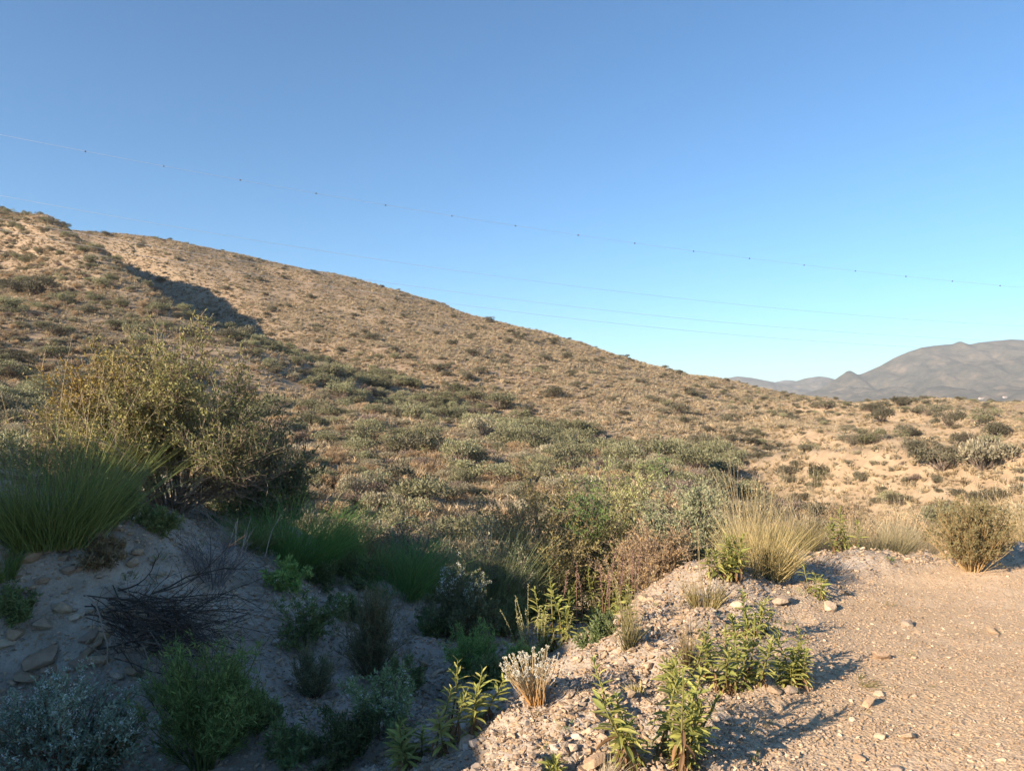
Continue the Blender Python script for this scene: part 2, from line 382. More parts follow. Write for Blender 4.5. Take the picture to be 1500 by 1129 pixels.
def add_blades(mb, rng, base, dirs, length, width, bend, droop, ca, cb, segs=3, tip=None):
    n = len(base); side = unit(np.cross(dirs, rng.normal(size=(n, 3))))
    bv = unit(rng.normal(size=(n, 3)) * [1, 1, .2]) * bend[:, None]; bv[:, 2] -= droop
    t = np.linspace(0, 1, segs + 1)
    c = base[:, None] + dirs[:, None] * (length[:, None] * t)[..., None] + bv[:, None] * (length[:, None] * t ** 2)[..., None]
    w = width[:, None] * np.clip(1.05 - t, .0, 1)[None] ** .6 * .5
    l = c - side[:, None] * w[..., None]; r = c + side[:, None] * w[..., None]
    k = segs
    v = np.concatenate([np.stack([l[:, :k], r[:, :k]], 2).reshape(n, 2 * k, 3), c[:, k:]], 1); m = 2 * k + 1
    col = tint(rng, n, ca, cb)[:, None].repeat(m, 1)
    if tip is not None:
        f = np.r_[np.repeat(t[:k], 2), 1.0][None, :, None] ** 2; col = col * (1 - f) + np.array(tip)[None, None] * f
    o = (np.arange(n) * m)[:, None]
    q = np.concatenate([o + np.array([2 * i, 2 * i + 1, 2 * i + 3, 2 * i + 2])[None] for i in range(k - 1)]) if k > 1 else None
    tri = o + np.array([2 * k - 2, 2 * k - 1, 2 * k])[None]
    nb = mb.n
    mb.add(v.reshape(-1, 3), tri, col.reshape(-1, 3))
    if q is not None: mb.f.append(q + nb)

def add_tubes(mb, paths, radii, col, sides=3):
    """paths (n,k,3), radii (n,k)"""
    n, k, _ = paths.shape; d = unit(np.gradient(paths, axis=1))
    ref = np.where(np.abs(d[..., 2:3]) > .9, np.array([1., 0, 0]), np.array([0, 0, 1.]))
    a = unit(np.cross(d, ref)); b = np.cross(d, a); ang = np.arange(sides) * 2 * math.pi / sides
    v = paths[:, :, None] + radii[:, :, None, None] * (a[:, :, None] * np.cos(ang)[None, None, :, None] + b[:, :, None] * np.sin(ang)[None, None, :, None])
    o = (np.arange(n) * k * sides)[:, None]; q = []
    for i in range(k - 1):
        for s in range(sides):
            s2 = (s + 1) % sides
            q.append(o + np.array([i * sides + s, i * sides + s2, (i + 1) * sides + s2, (i + 1) * sides + s])[None])
    col = np.asarray(col, float)
    if col.ndim == 2 and len(col) == n: col = col[:, None, None].repeat(k, 1).repeat(sides, 2).reshape(-1, 3)
    mb.add(v.reshape(-1, 3), np.concatenate(q), col)

def add_leaves(mb, rng, pos, dirs, length, width, col, fold=.25):
    """pointed leaves: a folded rhombus each"""
    n = len(pos); d = unit(dirs); s = unit(np.cross(d, rng.normal(size=(n, 3)))); up = np.cross(s, d)
    m = pos + d * (length * .45)[:, None]
    v = np.stack([pos, m + s * (width * .5)[:, None] + up * (width * fold)[:, None], pos + d * length[:, None], m - s * (width * .5)[:, None] + up * (width * fold)[:, None]], 1)
    o = (np.arange(n) * 4)[:, None]
    f = np.concatenate([o + np.array([0, 1, 2])[None], o + np.array([0, 2, 3])[None]])
    mb.add(v.reshape(-1, 3), f, np.repeat(np.broadcast_to(col, (n, 3)), 4, axis=0))

def grow(rng, base, dirs, length, k, wander, lift):
    """wandering paths (n,k,3)"""
    n = len(base); p = np.empty((n, k, 3)); p[:, 0] = base; d = unit(dirs); step = (length / (k - 1))[:, None]
    for i in range(1, k):
        d = unit(d + rng.normal(size=(n, 3)) * wander + np.array([0, 0, lift])); p[:, i] = p[:, i - 1] + d * step
    return p

def pick(rng, paths, n, tmin=.15, tmax=1.0):
    m, k, _ = paths.shape; i = rng.integers(0, m, n); t = rng.uniform(tmin, tmax, n) * (k - 1)
    j = np.minimum(t.astype(int), k - 2); f = (t - j)[:, None]
    a = paths[i, j]; b = paths[i, j + 1]
    return a * (1 - f) + b * f, unit(b - a)

def cone_dirs(rng, n, spread, lean=(0, 0)):
    a = rng.uniform(0, 2 * math.pi, n); s = spread * np.sqrt(rng.random(n))
    return unit(np.c_[np.cos(a) * s + lean[0], np.sin(a) * s + lean[1], np.ones(n)])

def tussock(seed, h, rad, n, ca, cb, spread=.75, width=.006, bend=.22, droop=.10, tip=None, base_rad=.35, segs=3, seed_heads=0, head_col=(.45, .36, .2), lean=(0, 0)):
    """a clump of arching blades"""
    rng = np.random.default_rng(seed); mb = MB(); m = max(4, int(n ** .5 / 2.2))
    ca_, q_ = rng.uniform(0, 2 * math.pi, m), np.sqrt(rng.random(m)); tuft = rng.integers(0, m, n); vig = rng.uniform(.6, 1.05, m)
    cx = np.cos(ca_) * q_; cy = np.sin(ca_) * q_                      # each clump is a crowd of smaller tufts
    base = np.c_[cx[tuft], cy[tuft], np.zeros(n)] * (rad * base_rad * 1.5) + rng.normal(size=(n, 3)) * [rad * .10, rad * .10, 0]; base[:, 2] -= .02
    q = q_[tuft]
    d = unit(np.c_[cx[tuft] * spread * .8 + rng.normal(size=n) * .30 * spread ** .5 + lean[0], cy[tuft] * spread * .8 + rng.normal(size=n) * .30 * spread ** .5 + lean[1], np.ones(n)])
    L = h * rng.uniform(.35, 1.1, n) * vig[tuft]
    add_blades(mb, rng, base, d, L, np.full(n, width) * rng.uniform(.7, 1.3, n), rng.uniform(.3, 1, n) * bend, droop, ca, cb, segs, tip)
    if seed_heads:
        m = seed_heads; a = rng.uniform(0, 6.28, m); d = cone_dirs(rng, m, spread * .6, lean); L = h * rng.uniform(1.0, 1.45, m)
        p = grow(rng, np.c_[np.cos(a), np.sin(a), 0 * a] * rad * base_rad * .6, d, L, 5, .06, -.03)
        add_tubes(mb, p, np.full((m, 5), .0016) * np.array([1.2, 1, .9, .8, .6]), tint(rng, m, head_col, np.array(head_col) * .8))
        pos, dd = pick(rng, p, m * 10, .78, 1); add_leaves(mb, rng, pos, dd + rng.normal(size=pos.shape) * .35, rnd(rng, .012, .025, len(pos)), rnd(rng, .004, .007, len(pos)), tint(rng, len(pos), head_col, (.55, .46, .3)))
    return mb

def shrub_meshes(seed, h, rx, ry, n0, n1, n2, nl, leaf, ca, cb, bark=(.16, .12, .09), bark2=(.3, .25, .2), r0=.012, wander=.16, lift=.04, colour=None, bare_low=.0, upright=.0, leaf_w=.38, twig_leaf=.8, gap=0):
    """twiggy shrub: (branch mesh builder, leaf mesh builder)"""
    rng = np.random.default_rng(seed); br = MB(); lf = MB()
    a = rng.uniform(0, 2 * math.pi, n0); q = np.sqrt(rng.random(n0)) * .98
    tgt = np.c_[np.cos(a) * q * rx, np.sin(a) * q * ry, h * (np.sqrt(np.maximum(0, 1 - q ** 2)) * .85 + .12)]
    base = np.c_[np.cos(a), np.sin(a), 0 * a - .1] * (min(rx, ry) * .14) * rng.random((n0, 1)); base[:, 2] = -.06
    d = unit(tgt - base) + np.array([0, 0, upright]); L = np.linalg.norm(tgt - base, axis=1) * rng.uniform(.7, 1.0, n0)
    p0 = grow(rng, base, d, L, 7, wander, lift * .5)
    c0 = tint(rng, n0, bark, bark2); add_tubes(br, p0, np.linspace(r0, r0 * .35, 7)[None] * rng.uniform(.6, 1.2, (n0, 1)), c0, 4)
    pos, dd = pick(rng, p0, n1, .25, 1); out = unit(pos * np.array([1, 1, .35]) + 1e-6)
    p1 = grow(rng, pos, dd * .6 + out * .55 + rng.normal(size=(n1, 3)) * .45 + [0, 0, .15 + upright], .30 * h * rng.uniform(.5, 1.1, n1), 5, wander * 1.2, lift)
    add_tubes(br, p1, np.linspace(r0 * .38, r0 * .16, 5)[None].repeat(n1, 0), tint(rng, n1, bark, bark2), 3)
    pos, dd = pick(rng, p1, n2, .2, 1)
    p2 = grow(rng, pos, dd * .7 + rng.normal(size=(n2, 3)) * .6 + [0, 0, .2 + upright], .13 * h * rng.uniform(.5, 1.2, n2), 4, wander * 1.3, lift)
    add_tubes(br, p2, np.linspace(r0 * .17, r0 * .09, 4)[None].repeat(n2, 0), tint(rng, n2, bark, bark2), 3)
    if gap:      # leafless twigs here and there
        keep = vnoise(p2[:, 0, 0] / (rx * .35) + 50, p2[:, 0, 2] / (h * .3) + p2[:, 0, 1] / (ry * .5), seed) > -.5 + gap
        p2 = p2[keep] if keep.sum() > 10 else p2
    pos, dd = pick(rng, p2, int(nl * twig_leaf), .1, 1); pos1, dd1 = pick(rng, p1, nl - int(nl * twig_leaf), .3, 1)
    pos = np.r_[pos, pos1]; dd = np.r_[dd, dd1]
    if bare_low: k = rng.random(len(pos)) < sstep(bare_low * .35, bare_low, pos[:, 2] / h); pos, dd = pos[k], dd[k]
    n = len(pos); col = tint(rng, n, ca, cb, .3)
    if colour is not None: col = colour(pos, col, rng)
    ll = leaf * rng.uniform(.6, 1.3, n)
    add_leaves(lf, rng, pos, dd * .5 + rng.normal(size=(n, 3)) * .6 + [0, 0, .25], ll, ll * leaf_w, col)
    return br, lf

def clump(seed, rx, h, n, leaf, ca, cb, twig=(.2, .16, .13), leaf_w=.45, lumps=6, ntw=50):
    """hill shrub seen from afar: an uneven dome of leaf sprays over a few stems"""
    rng = np.random.default_rng(seed); mb = MB()
    cen = np.c_[rng.normal(size=(lumps, 2)) * rx * .42, rng.uniform(.25, .68, lumps) * h]; cr = rng.uniform(.3, .5, lumps) * rx
    i = rng.integers(0, lumps, n); d = unit(rng.normal(size=(n, 3))); d[:, 2] = np.abs(d[:, 2]) * 1.0 - .25 * rng.random(n); d = unit(d)
    pos = cen[i] + d * (cr[i] * rng.uniform(.55, 1.12, n))[:, None] * np.array([1, 1, .85 * h / rx if h < rx else .9]); pos[:, 2] = np.maximum(pos[:, 2], .02)
    ll = leaf * rng.uniform(.6, 1.5, n)
    shade = tint(rng, lumps, (1, 1, 1), (.78, .78, .78), .12)
    add_leaves(mb, rng, pos, d * .6 + rng.normal(size=(n, 3)) * .55 + [0, 0, .3], ll, ll * leaf_w, tint(rng, n, ca, cb, .28) * shade[i])
    p = grow(rng, np.zeros((ntw, 3)), cone_dirs(rng, ntw, 1.2), h * rng.uniform(.6, 1.05, ntw), 4, .2, .05)
    add_tubes(mb, p, np.linspace(.02, .006, 4)[None].repeat(ntw, 0) * rx, tint(rng, ntw, twig, np.array(twig) * 1.5))
    return mb

# ------------------------------------------------------------------ masses nobody could count, placed point by point
PROTO = {}
def proto_collection(name, meshes):
    c = bpy.data.collections.new(name)
    for i, me in enumerate(meshes):
        c.objects.link(bpy.data.objects.new("%s_%02d" % (name, i), me))
    return c

def scatter(name, pts, rot, scl, coll, label, category, seed=0):
    n = len(pts); rng = np.random.default_rng(seed)
    me = bpy.data.meshes.new(name); me.vertices.add(n); me.vertices.foreach_set("co", np.asarray(pts, np.float32).ravel())
    a = me.attributes.new("rot", 'FLOAT_VECTOR', 'POINT'); a.data.foreach_set("vector", np.asarray(rot, np.float32).ravel())
    a = me.attributes.new("scl", 'FLOAT_VECTOR', 'POINT'); a.data.foreach_set("vector", np.asarray(scl, np.float32).ravel())
    a = me.attributes.new("idx", 'INT', 'POINT'); a.data.foreach_set("value", rng.integers(0, len(coll.objects), n).astype(np.int32))
    o = link(name, me, kind="stuff", label=label, category=category)
    g = bpy.data.node_groups.new(name, 'GeometryNodeTree')
    g.interface.new_socket("Geometry", in_out='INPUT', socket_type='NodeSocketGeometry')
    g.interface.new_socket("Geometry", in_out='OUTPUT', socket_type='NodeSocketGeometry')
    gi = g.nodes.new("NodeGroupInput"); go = g.nodes.new("NodeGroupOutput"); ip = g.nodes.new("GeometryNodeInstanceOnPoints")
    ci = g.nodes.new("GeometryNodeCollectionInfo"); ci.inputs[0].default_value = coll; ci.inputs["Separate Children"].default_value = True; ci.inputs["Reset Children"].default_value = True
    def na(nm, ty):
        k = g.nodes.new("GeometryNodeInputNamedAttribute"); k.data_type = ty; k.inputs[0].default_value = nm; return k.outputs[0]
    g.links.new(gi.outputs[0], ip.inputs["Points"]); g.links.new(ci.outputs[0], ip.inputs["Instance"]); ip.inputs["Pick Instance"].default_value = True
    g.links.new(na("idx", 'INT'), ip.inputs["Instance Index"]); g.links.new(na("rot", 'FLOAT_VECTOR'), ip.inputs["Rotation"]); g.links.new(na("scl", 'FLOAT_VECTOR'), ip.inputs["Scale"])
    g.links.new(ip.outputs[0], go.inputs[0])
    md = o.modifiers.new("placing", 'NODES'); md.node_group = g
    return o

def stone_mesh(name, seed, n, mat, flat=.6, long=1.3):
    """an angular broken stone, about 1 across"""
    rng = np.random.default_rng(seed); bm = bmesh.new()
    d = unit(rng.normal(size=(n, 3))) * rng.uniform(.8, 1, (n, 1)) * np.array([.5 * long, .5, .5 * flat])
    for p in d: bm.verts.new(p)
    r = bmesh.ops.convex_hull(bm, input=bm.verts)
    for v in [v for v in bm.verts if not v.link_faces]: bm.verts.remove(v)
    bmesh.ops.recalc_face_normals(bm, faces=bm.faces)
    me = bpy.data.meshes.new(name); bm.to_mesh(me); bm.free(); me.materials.append(mat)
    return me

# ------------------------------------------------------------------ scrub on the hillside across the gully
def side_of_drain(x, y):
    d, s, _ = line_dist(x, y, DRAIN); return d, s

def sample_sector(rng, n, r0, r1, half=.95, pw=1.0):
    """points spread over the slope ahead, thinner with distance"""
    r = r0 + (r1 - r0) * rng.random(n) ** pw; u = rng.uniform(-half, half, n); return u * r, r

STRAW = ((.39, .31, .19), (.51, .415, .275)); STRAW_GREY = ((.31, .27, .19), (.43, .375, .27))
def hill_grass():
    rng = np.random.default_rng(101); ms = []
    for i in range(6):
        ca, cb = (STRAW, STRAW, STRAW_GREY)[i % 3]
        mb = tussock(200 + i, .42, .38, 70, ca, cb, spread=1.25, width=.03, bend=.3, droop=.22, base_rad=.5, segs=2)
        ms.append(mb.mesh("hill_tussock", M_GRASS))
    coll = proto_collection("hill_tussock", ms)
    x, y = sample_sector(rng, 122000, 15, 200)
    u = x / y; d, s = side_of_drain(x, y)
    dens = .55 + .5 * fbm(x / 7, y / 7, 71, 3); dens += np.where(s > 0, .5, .15 + .4 * sstep(70, 110, y)); dens *= np.where(u > .40, 1.25, 1.0)
    dens *= np.where(d < 5, .5, 1); dens = np.where((y < 40) & (u > .1), dens + .3, dens)
    k = rng.random(len(x)) < dens; x, y, u, s = x[k], y[k], u[k], s[k]; n = len(x)
    sc = rng.uniform(.6, 1.45, n) * np.where(s > 0, 1.25, 1.15) * np.where(u > .4, .8, 1)
    scatter("dry_grass", np.c_[x, y, height(x, y) - .03], np.c_[rng.normal(size=n) * .1, rng.normal(size=n) * .1, rng.uniform(0, 6.28, n)], np.c_[sc, sc, sc * rng.uniform(.7, 1.15, n)], coll,
            "straw coloured dry grass clumps covering the hillside", "dry grass", 1)
hill_grass()

HILL_KINDS = {   # leaf colours a, b, size range, height/width
 'green':  ((0.230, 0.236, 0.127), (0.345, 0.339, 0.201), (.9, 1.9), .75),
 'grey':   ((0.299, 0.276, 0.184), (0.437, 0.397, 0.270), (.6, 1.25), .7),
 'purple': ((0.253, 0.201, 0.167), (0.368, 0.287, 0.230), (.5, 1.1), .65),
 'tan':    ((0.437, 0.322, 0.190), (0.598, 0.448, 0.270), (.5, 1.05), .75),
 'dark':   ((0.149, 0.144, 0.098), (0.230, 0.213, 0.138), (.7, 2.0), .6),
}
HILL_LABEL = {
 ('green', 0): "green rounded shrub growing on the scrubby slope across the gully", ('green', 1): "green shrub on the dry grass slope above the drainage line",
 ('green', 2): "lush green shrub in the drainage line down the hillside", ('green', 3): "olive green shrub on the pale low hill below the mountain",
 ('grey', 0): "grey green bushy scrub plant on the slope across the gully", ('grey', 1): "small grey green scrub plant on the straw coloured upper slope",
 ('grey', 2): "grey green bushy plant beside the drainage line on the hillside", ('grey', 3): "greyish scrub plant on the pale low hill below the mountain",
 ('purple', 0): "brownish purple half dead shrub on the slope across the gully", ('purple', 1): "brownish purple shrub on the dry grass upper slope",
 ('purple', 2): "brownish purple twiggy shrub beside the drainage line", ('purple', 3): "brownish purple shrub on the pale low hill",
 ('tan', 0): "straw coloured rounded dry bush on the slope across the gully", ('tan', 1): "straw coloured dry bush on the upper slope",
 ('tan', 2): "straw coloured dry bush beside the drainage line", ('tan', 3): "straw coloured dry bush on the pale low hill",
 ('dark', 0): "dark olive shrub standing out on the slope across the gully", ('dark', 1): "dark shrub dotting the straw coloured upper slope and skyline",
 ('dark', 2): "dark olive shrub in the drainage line down the hillside", ('dark', 3): "dark round shrub dotted on the pale low hill below the mountain"}

def hill_scrub():
    rng = np.random.default_rng(303)
    protos = {}
    for i, (kd, (ca, cb, sz, hw)) in enumerate(HILL_KINDS.items()):
        protos[kd] = [clump(400 + 10 * i + j, .55, hw * 1.0, 1500, .062, ca, cb, lumps=8 + j).mesh(kd + "_shrub", M_LEAF) for j in range(4)]
    x, y = sample_sector(rng, 17500, 18, 196, pw=.9); u = x / y; d, s = side_of_drain(x, y); n = len(x)
    right = (u > .30 + .06 * vnoise(x / 9, y / 9, 4)) & (y > 27); near = d < 6 + 3 * rng.random(n)
    zone = np.where(right, 3, np.where(near & (y < 105), 2, np.where(s > 0, 1, 0)))
    patch = fbm(x / 12, y / 12, 77, 3)
    p_keep = np.select([zone == 0, zone == 1, zone == 2, zone == 3], [.72 + .6 * patch + .25 * sstep(80, 120, y), .8 + .5 * patch, .80 + .2 * patch, .5 + .8 * patch])
    k = rng.random(n) < p_keep; x, y, zone, u = x[k], y[k], zone[k], u[k]; n = len(x)
    kinds = list(HILL_KINDS)
    probs = {0: [.15, .33, .16, .33, .03], 1: [.02, .36, .17, .37, .08], 2: [.50, .22, .10, .10, .08], 3: [.10, .26, .06, .04, .54]}
    kind = np.array([rng.choice(5, p=probs[z]) for z in zone])
    size = np.array([rng.uniform(*HILL_KINDS[kinds[q]][2]) for q in kind]) * np.where(zone == 2, 1.15, 1.0) * np.where((zone == 1) & (kind != 4), .62, 1) * np.where(zone == 3, .62, 1) * (.75 + .5 * rng.random(n) ** 2)
    # a few shrubs that stand out one by one in the picture
    extra = [(82, 492, 'dark', 2.0), (330, 362, 'dark', 3.2), (38, 308, 'dark', 2.2), (330, 425, 'dark', 2.2), (380, 412, 'dark', 2.6), (120, 460, 'dark', 1.4), (395, 515, 'green', 2.2),
             (470, 540, 'green', 2.4), (440, 525, 'purple', 2.0), (690, 585, 'green', 3.0), (730, 600, 'green', 3.0), (665, 580, 'green', 2.4), (780, 635, 'green', 2.2), (840, 640, 'green', 2.8), (610, 615, 'green', 2.4), (540, 655, 'green', 2.0),
             (680, 700, 'green', 1.5), (705, 640, 'grey', 1.8), (575, 665, 'green', 1.6), (640, 545, 'dark', 2.0), (655, 540, 'dark', 1.6), (700, 548, 'dark', 1.8),
             (1290, 620, 'dark', 2.6), (1280, 605, 'dark', 3.0), (1320, 595, 'dark', 3.2), (1250, 653, 'dark', 2.0), (1275, 650, 'green', 2.0), (1380, 690, 'dark', 2.0), (1385, 675, 'dark', 1.4), (1210, 600, 'dark', 2.4), (1390, 625, 'dark', 2.6), (1440, 690, 'grey', 2.4), (1340, 665, 'dark', 1.8), (1330, 640, 'dark', 2.2), (1460, 640, 'dark', 2.4), (1410, 650, 'dark', 1.8), (1440, 620, 'green', 2.4), (1360, 610, 'dark', 2.4),
             (20, 785, 'green', .1), (440, 690, 'dark', 1.5), (15, 555, 'green', 2.4), (30, 430, 'dark', 4.0), (55, 432, 'dark', 3.4), (5, 425, 'dark', 3.6), (1020, 695, 'green', 2.2), (1065, 700, 'green', 2.0), (960, 690, 'grey', 1.6)]
    ex = [ground_at(a, b, 14) for a, b, _, _ in extra]
    x = np.r_[x, [e[0] for e in ex]]; y = np.r_[y, [e[1] for e in ex]]; kind = np.r_[kind, [kinds.index(e[2]) for e in extra]]; size = np.r_[size, [e[3] for e in extra]]
    ez = np.array([3 if (a - 750) / F > .38 else 2 if (q == 'green' and b > 500) else 0 if (b > 640 or a < 100) else 1 for a, b, q, _ in extra]); zone = np.r_[zone, ez]
    n = len(x); z = height(x, y) - .05; rz = rng.uniform(0, 6.28, n); hv = rng.uniform(.75, 1.15, n)
    inside = np.abs(x / y) < .70
    show = np.where(inside, size / y, 0)
    big = set(np.argsort(-show)[:300].tolist())
    for i in big:
        kd = kinds[kind[i]]; me = protos[kd][rng.integers(4)]
        link("hillside_shrub", me, None, (x[i], y[i], z[i]), (0, 0, rz[i]), (size[i], size[i] * rng.uniform(.8, 1.15), size[i] * hv[i]),
             label=HILL_LABEL[(kd, int(zone[i]))], category="shrub", group="shrubs: " + HILL_LABEL[(kd, int(zone[i]))])
    rest = np.array([i for i in range(n) if i not in big])
    allm = []
    for kd in kinds: allm += protos[kd]
    coll = proto_collection("scrub", allm)
    o = scatter("hillside_scrub", np.c_[x, y, z][rest], np.c_[0 * rz, 0 * rz, rz][rest], np.c_[size, size, size * hv][rest], coll, "mixed low scrub of small shrubs spread over the hillside", "scrub", 5)
    o.data.attributes["idx"].data.foreach_set("value", (kind[rest] * 4 + rng.integers(0, 4, len(rest))).astype(np.int32))
hill_scrub()

# ------------------------------------------------------------------ power line across the valley
def wire_mat():
    m, nt, p, out = new_mat("aluminium_wire"); p.inputs["Base Color"].default_value = (.55, .55, .56, 1); p.inputs["Metallic"].default_value = .7; p.inputs["Roughness"].default_value = .45
    return m
M_WIRE = wire_mat()
def dark_mat():
    m, nt, p, out = new_mat("marker_plastic"); p.inputs["Base Color"].default_value = (.05, .05, .055, 1); p.inputs["Roughness"].default_value = .6; return m
M_MARK = dark_mat()
LINE_A, LINE_D = np.array([-69.0, 100.0]), np.array([155.0, 28.0])      # the spans run straight in plan
def wire(name, pix, offset, label, radius=.017, marks=None):
    """pix: photo points the wire passes through; the span's plan line gives their distance"""
    A = LINE_A + np.array(offset)
    def depth(px):
        u = (px - PW / 2) / F; t = (u * A[1] - A[0]) / (LINE_D[0] - u * LINE_D[1]); return A[1] + t * LINE_D[1], t
    P = np.array(pix, float); ts = []; zs = []
    for px, py in P:
        d, t = depth(px); ts.append(t); zs.append(EYE + (HORIZON - py) / F * d)
    cf = np.polyfit(ts, zs, 2)
    tt = np.linspace(-.45, 1.6, 160); path = np.c_[A[0] + tt * LINE_D[0], A[1] + tt * LINE_D[1], np.polyval(cf, tt)]
    mb = MB(); add_tubes(mb, path[None], np.full((1, len(tt)), radius), (.5, .5, .5), 6)
    o = link(name, mb.mesh(name, M_WIRE, True), label=label, category="power line", group="wires of the power line")
    if marks:
        mm = stone_mesh("bird_marker", 3, 20, M_MARK, 1.3, .8)
        for px in marks:
            d, t = depth(px); link("bird_marker", mm, o, (A[0] + t * LINE_D[0], A[1] + t * LINE_D[1], np.polyval(cf, t) - .05), (0, 0, t * 9), .26)
wire("power_line_wire", [(5, 199), (240, 242), (463, 283), (662, 317), (847, 345), (1016, 368), (1178, 387), (1327, 404), (1465, 419)], (0, 0), "topmost thin wire carrying small dark bird markers", .015,
     [125, 240, 352, 463, 565, 662, 755, 847, 930, 1016, 1098, 1178, 1253, 1327, 1395, 1465])
wire("power_line_wire", [(20, 290), (500, 371), (700, 403), (1000, 437), (1250, 460), (1490, 478)], (2, -4), "bare thin wire next below the marked top wire")
wire("power_line_wire", [(5, 322), (110, 340), (540, 410), (700, 432), (950, 462), (1200, 483), (1430, 498)], (4, -8), "bare thin wire, second from lowest of the power line")
wire("power_line_wire", [(115, 358), (195, 372), (620, 440), (800, 462), (1000, 483), (1330, 508)], (6, -12), "lowest bare thin wire of the power line")

# ------------------------------------------------------------------ farm buildings under the mountain
def plain_mat(name, col, rough=.8):
    m, nt, p, out = new_mat(name); tc = nt.nodes.new("ShaderNodeTexCoord")
    c = ramp(nt, noise_fac(nt, tc.outputs["Object"], 3, 5), [(.3, tuple(.8 * v for v in col)), (.7, col)])
    nt.links.new(c, p.inputs["Base Color"]); p.inputs["Roughness"].default_value = rough; return m
M_WALL = plain_mat("whitewash", (.50, .46, .41)); M_ROOF = plain_mat("roof_tile", (.34, .2, .14)); M_DARK = plain_mat("dark_opening", (.05, .05, .05))
def box(mb, x0, x1, y0, y1, z0, z1):
    mb.add([(x, y, z) for z in (z0, z1) for y in (y0, y1) for x in (x0, x1)], [(0, 2, 3, 1), (4, 5, 7, 6), (0, 1, 5, 4), (2, 6, 7, 3), (0, 4, 6, 2), (1, 3, 7, 5)], (1, 1, 1))
def farmhouse(px, py, w, d, h, label):
    p = on_mountain(px, py); t = thing("farm_building", label, "building", (p[0], p[1], p[2] - 1.0), .15, "farm buildings under the mountain")
    mb = MB(); box(mb, -w / 2, w / 2, -d / 2, d / 2, 0, h + 1); link("wall", mb.mesh("wall", M_WALL), t)
    mb = MB(); e = .5; mb.add([(-w / 2 - e, -d / 2 - e, h + 1), (w / 2 + e, -d / 2 - e, h + 1), (w / 2 + e, d / 2 + e, h + 1), (-w / 2 - e, d / 2 + e, h + 1), (-w / 2 - e, 0, h + 2.6), (w / 2 + e, 0, h + 2.6)],
                              [(0, 1, 5, 4), (2, 3, 4, 5)], (1, 1, 1)); mb.f.append(np.array([(0, 4, 3), (1, 2, 5)])); link("roof", mb.mesh("roof", M_ROOF), t)
    for x, a, b, nm in ((-w * .3, 1.2, 3.2, "window"), (w * .28, 1.2, 3.2, "window"), (0, .9, 3.3, "door")):
        mb = MB(); box(mb, x - .7, x + .7, -d / 2 - .05, -d / 2 + .05, a + .4, b); link(nm, mb.mesh(nm, M_DARK), t)
farmhouse(1438, 585, 15, 8, 3.6, "small long white farm building at the mountain foot")
farmhouse(1472, 583, 9, 7, 3.8, "smaller white farm building higher on the mountain foot")

# ------------------------------------------------------------------ stones
def stone_mat():
    m, nt, p, out = new_mat("limestone"); tc = nt.nodes.new("ShaderNodeTexCoord"); oi = nt.nodes.new("ShaderNodeObjectInfo")
    c = ramp(nt, oi.outputs["Random"], [(0, (.36, .27, .18)), (.25, (.48, .36, .24)), (.45, (.42, .30, .20)), (.62, (.31, .26, .21)), (.8, (.52, .395, .27)), (1, (.66, .54, .40))])
    c = mix(nt, .55, c, ramp(nt, noise_fac(nt, tc.outputs["Object"], 4, 6, .65), [(.3, (.55, .5, .45)), (.6, (1, 1, 1)), (.8, (1.25, 1.2, 1.15))]), 'MULTIPLY')
    nt.links.new(c, p.inputs["Base Color"]); p.inputs["Roughness"].default_value = .9; p.inputs["Specular IOR Level"].default_value = .15
    b = nt.nodes.new("ShaderNodeBump"); b.inputs["Strength"].default_value = .4; b.inputs["Distance"].default_value = .05
    nt.links.new(noise_fac(nt, tc.outputs["Object"], 9, 5, .7), b.inputs["Height"]); nt.links.new(b.outputs[0], p.inputs["Normal"])
    return m
M_STONE = stone_mat()
STONES = [stone_mesh("stone", 900 + i, 26, M_STONE, .45 + .09 * (i % 5), 1.0 + .14 * (i % 4)) for i in range(12)]
PEBBLES = [stone_mesh("pebble", 950 + i, 9, M_STONE, .55, 1.2) for i in range(6)]
BERM = np.array([(.02, 1.9), (.25, 2.8), (.5, 3.6), (.75, 4.3), (1.1, 5.2), (1.5, 6.2), (2.3, 6.95), (3.2, 7.4), (4.3, 7.7)])
def along(rng, line, n):
    L = np.r_[0, np.cumsum(np.linalg.norm(np.diff(line, axis=0), axis=1))]; t = rng.random(n) * L[-1]
    i = np.clip(np.searchsorted(L, t) - 1, 0, len(line) - 2); f = ((t - L[i]) / (L[i + 1] - L[i]))[:, None]
    d = unit(line[i + 1] - line[i]); return line[i] * (1 - f) + line[i + 1] * f, np.c_[-d[:, 1], d[:, 0]]

def put_stone(x, y, s, label, group, rng, sink=.25, z=None):
    zz = float(height(x, y)[0]) if z is None else z
    link("stone", STONES[rng.integers(12)], None, (x, y, zz + s * (.28 - sink)), (rng.normal() * .35, rng.normal() * .35, rng.uniform(0, 6.28)), (s, s * rng.uniform(.75, 1.1), s * rng.uniform(.7, 1.1)),
         label=label, category="stone", group=group)

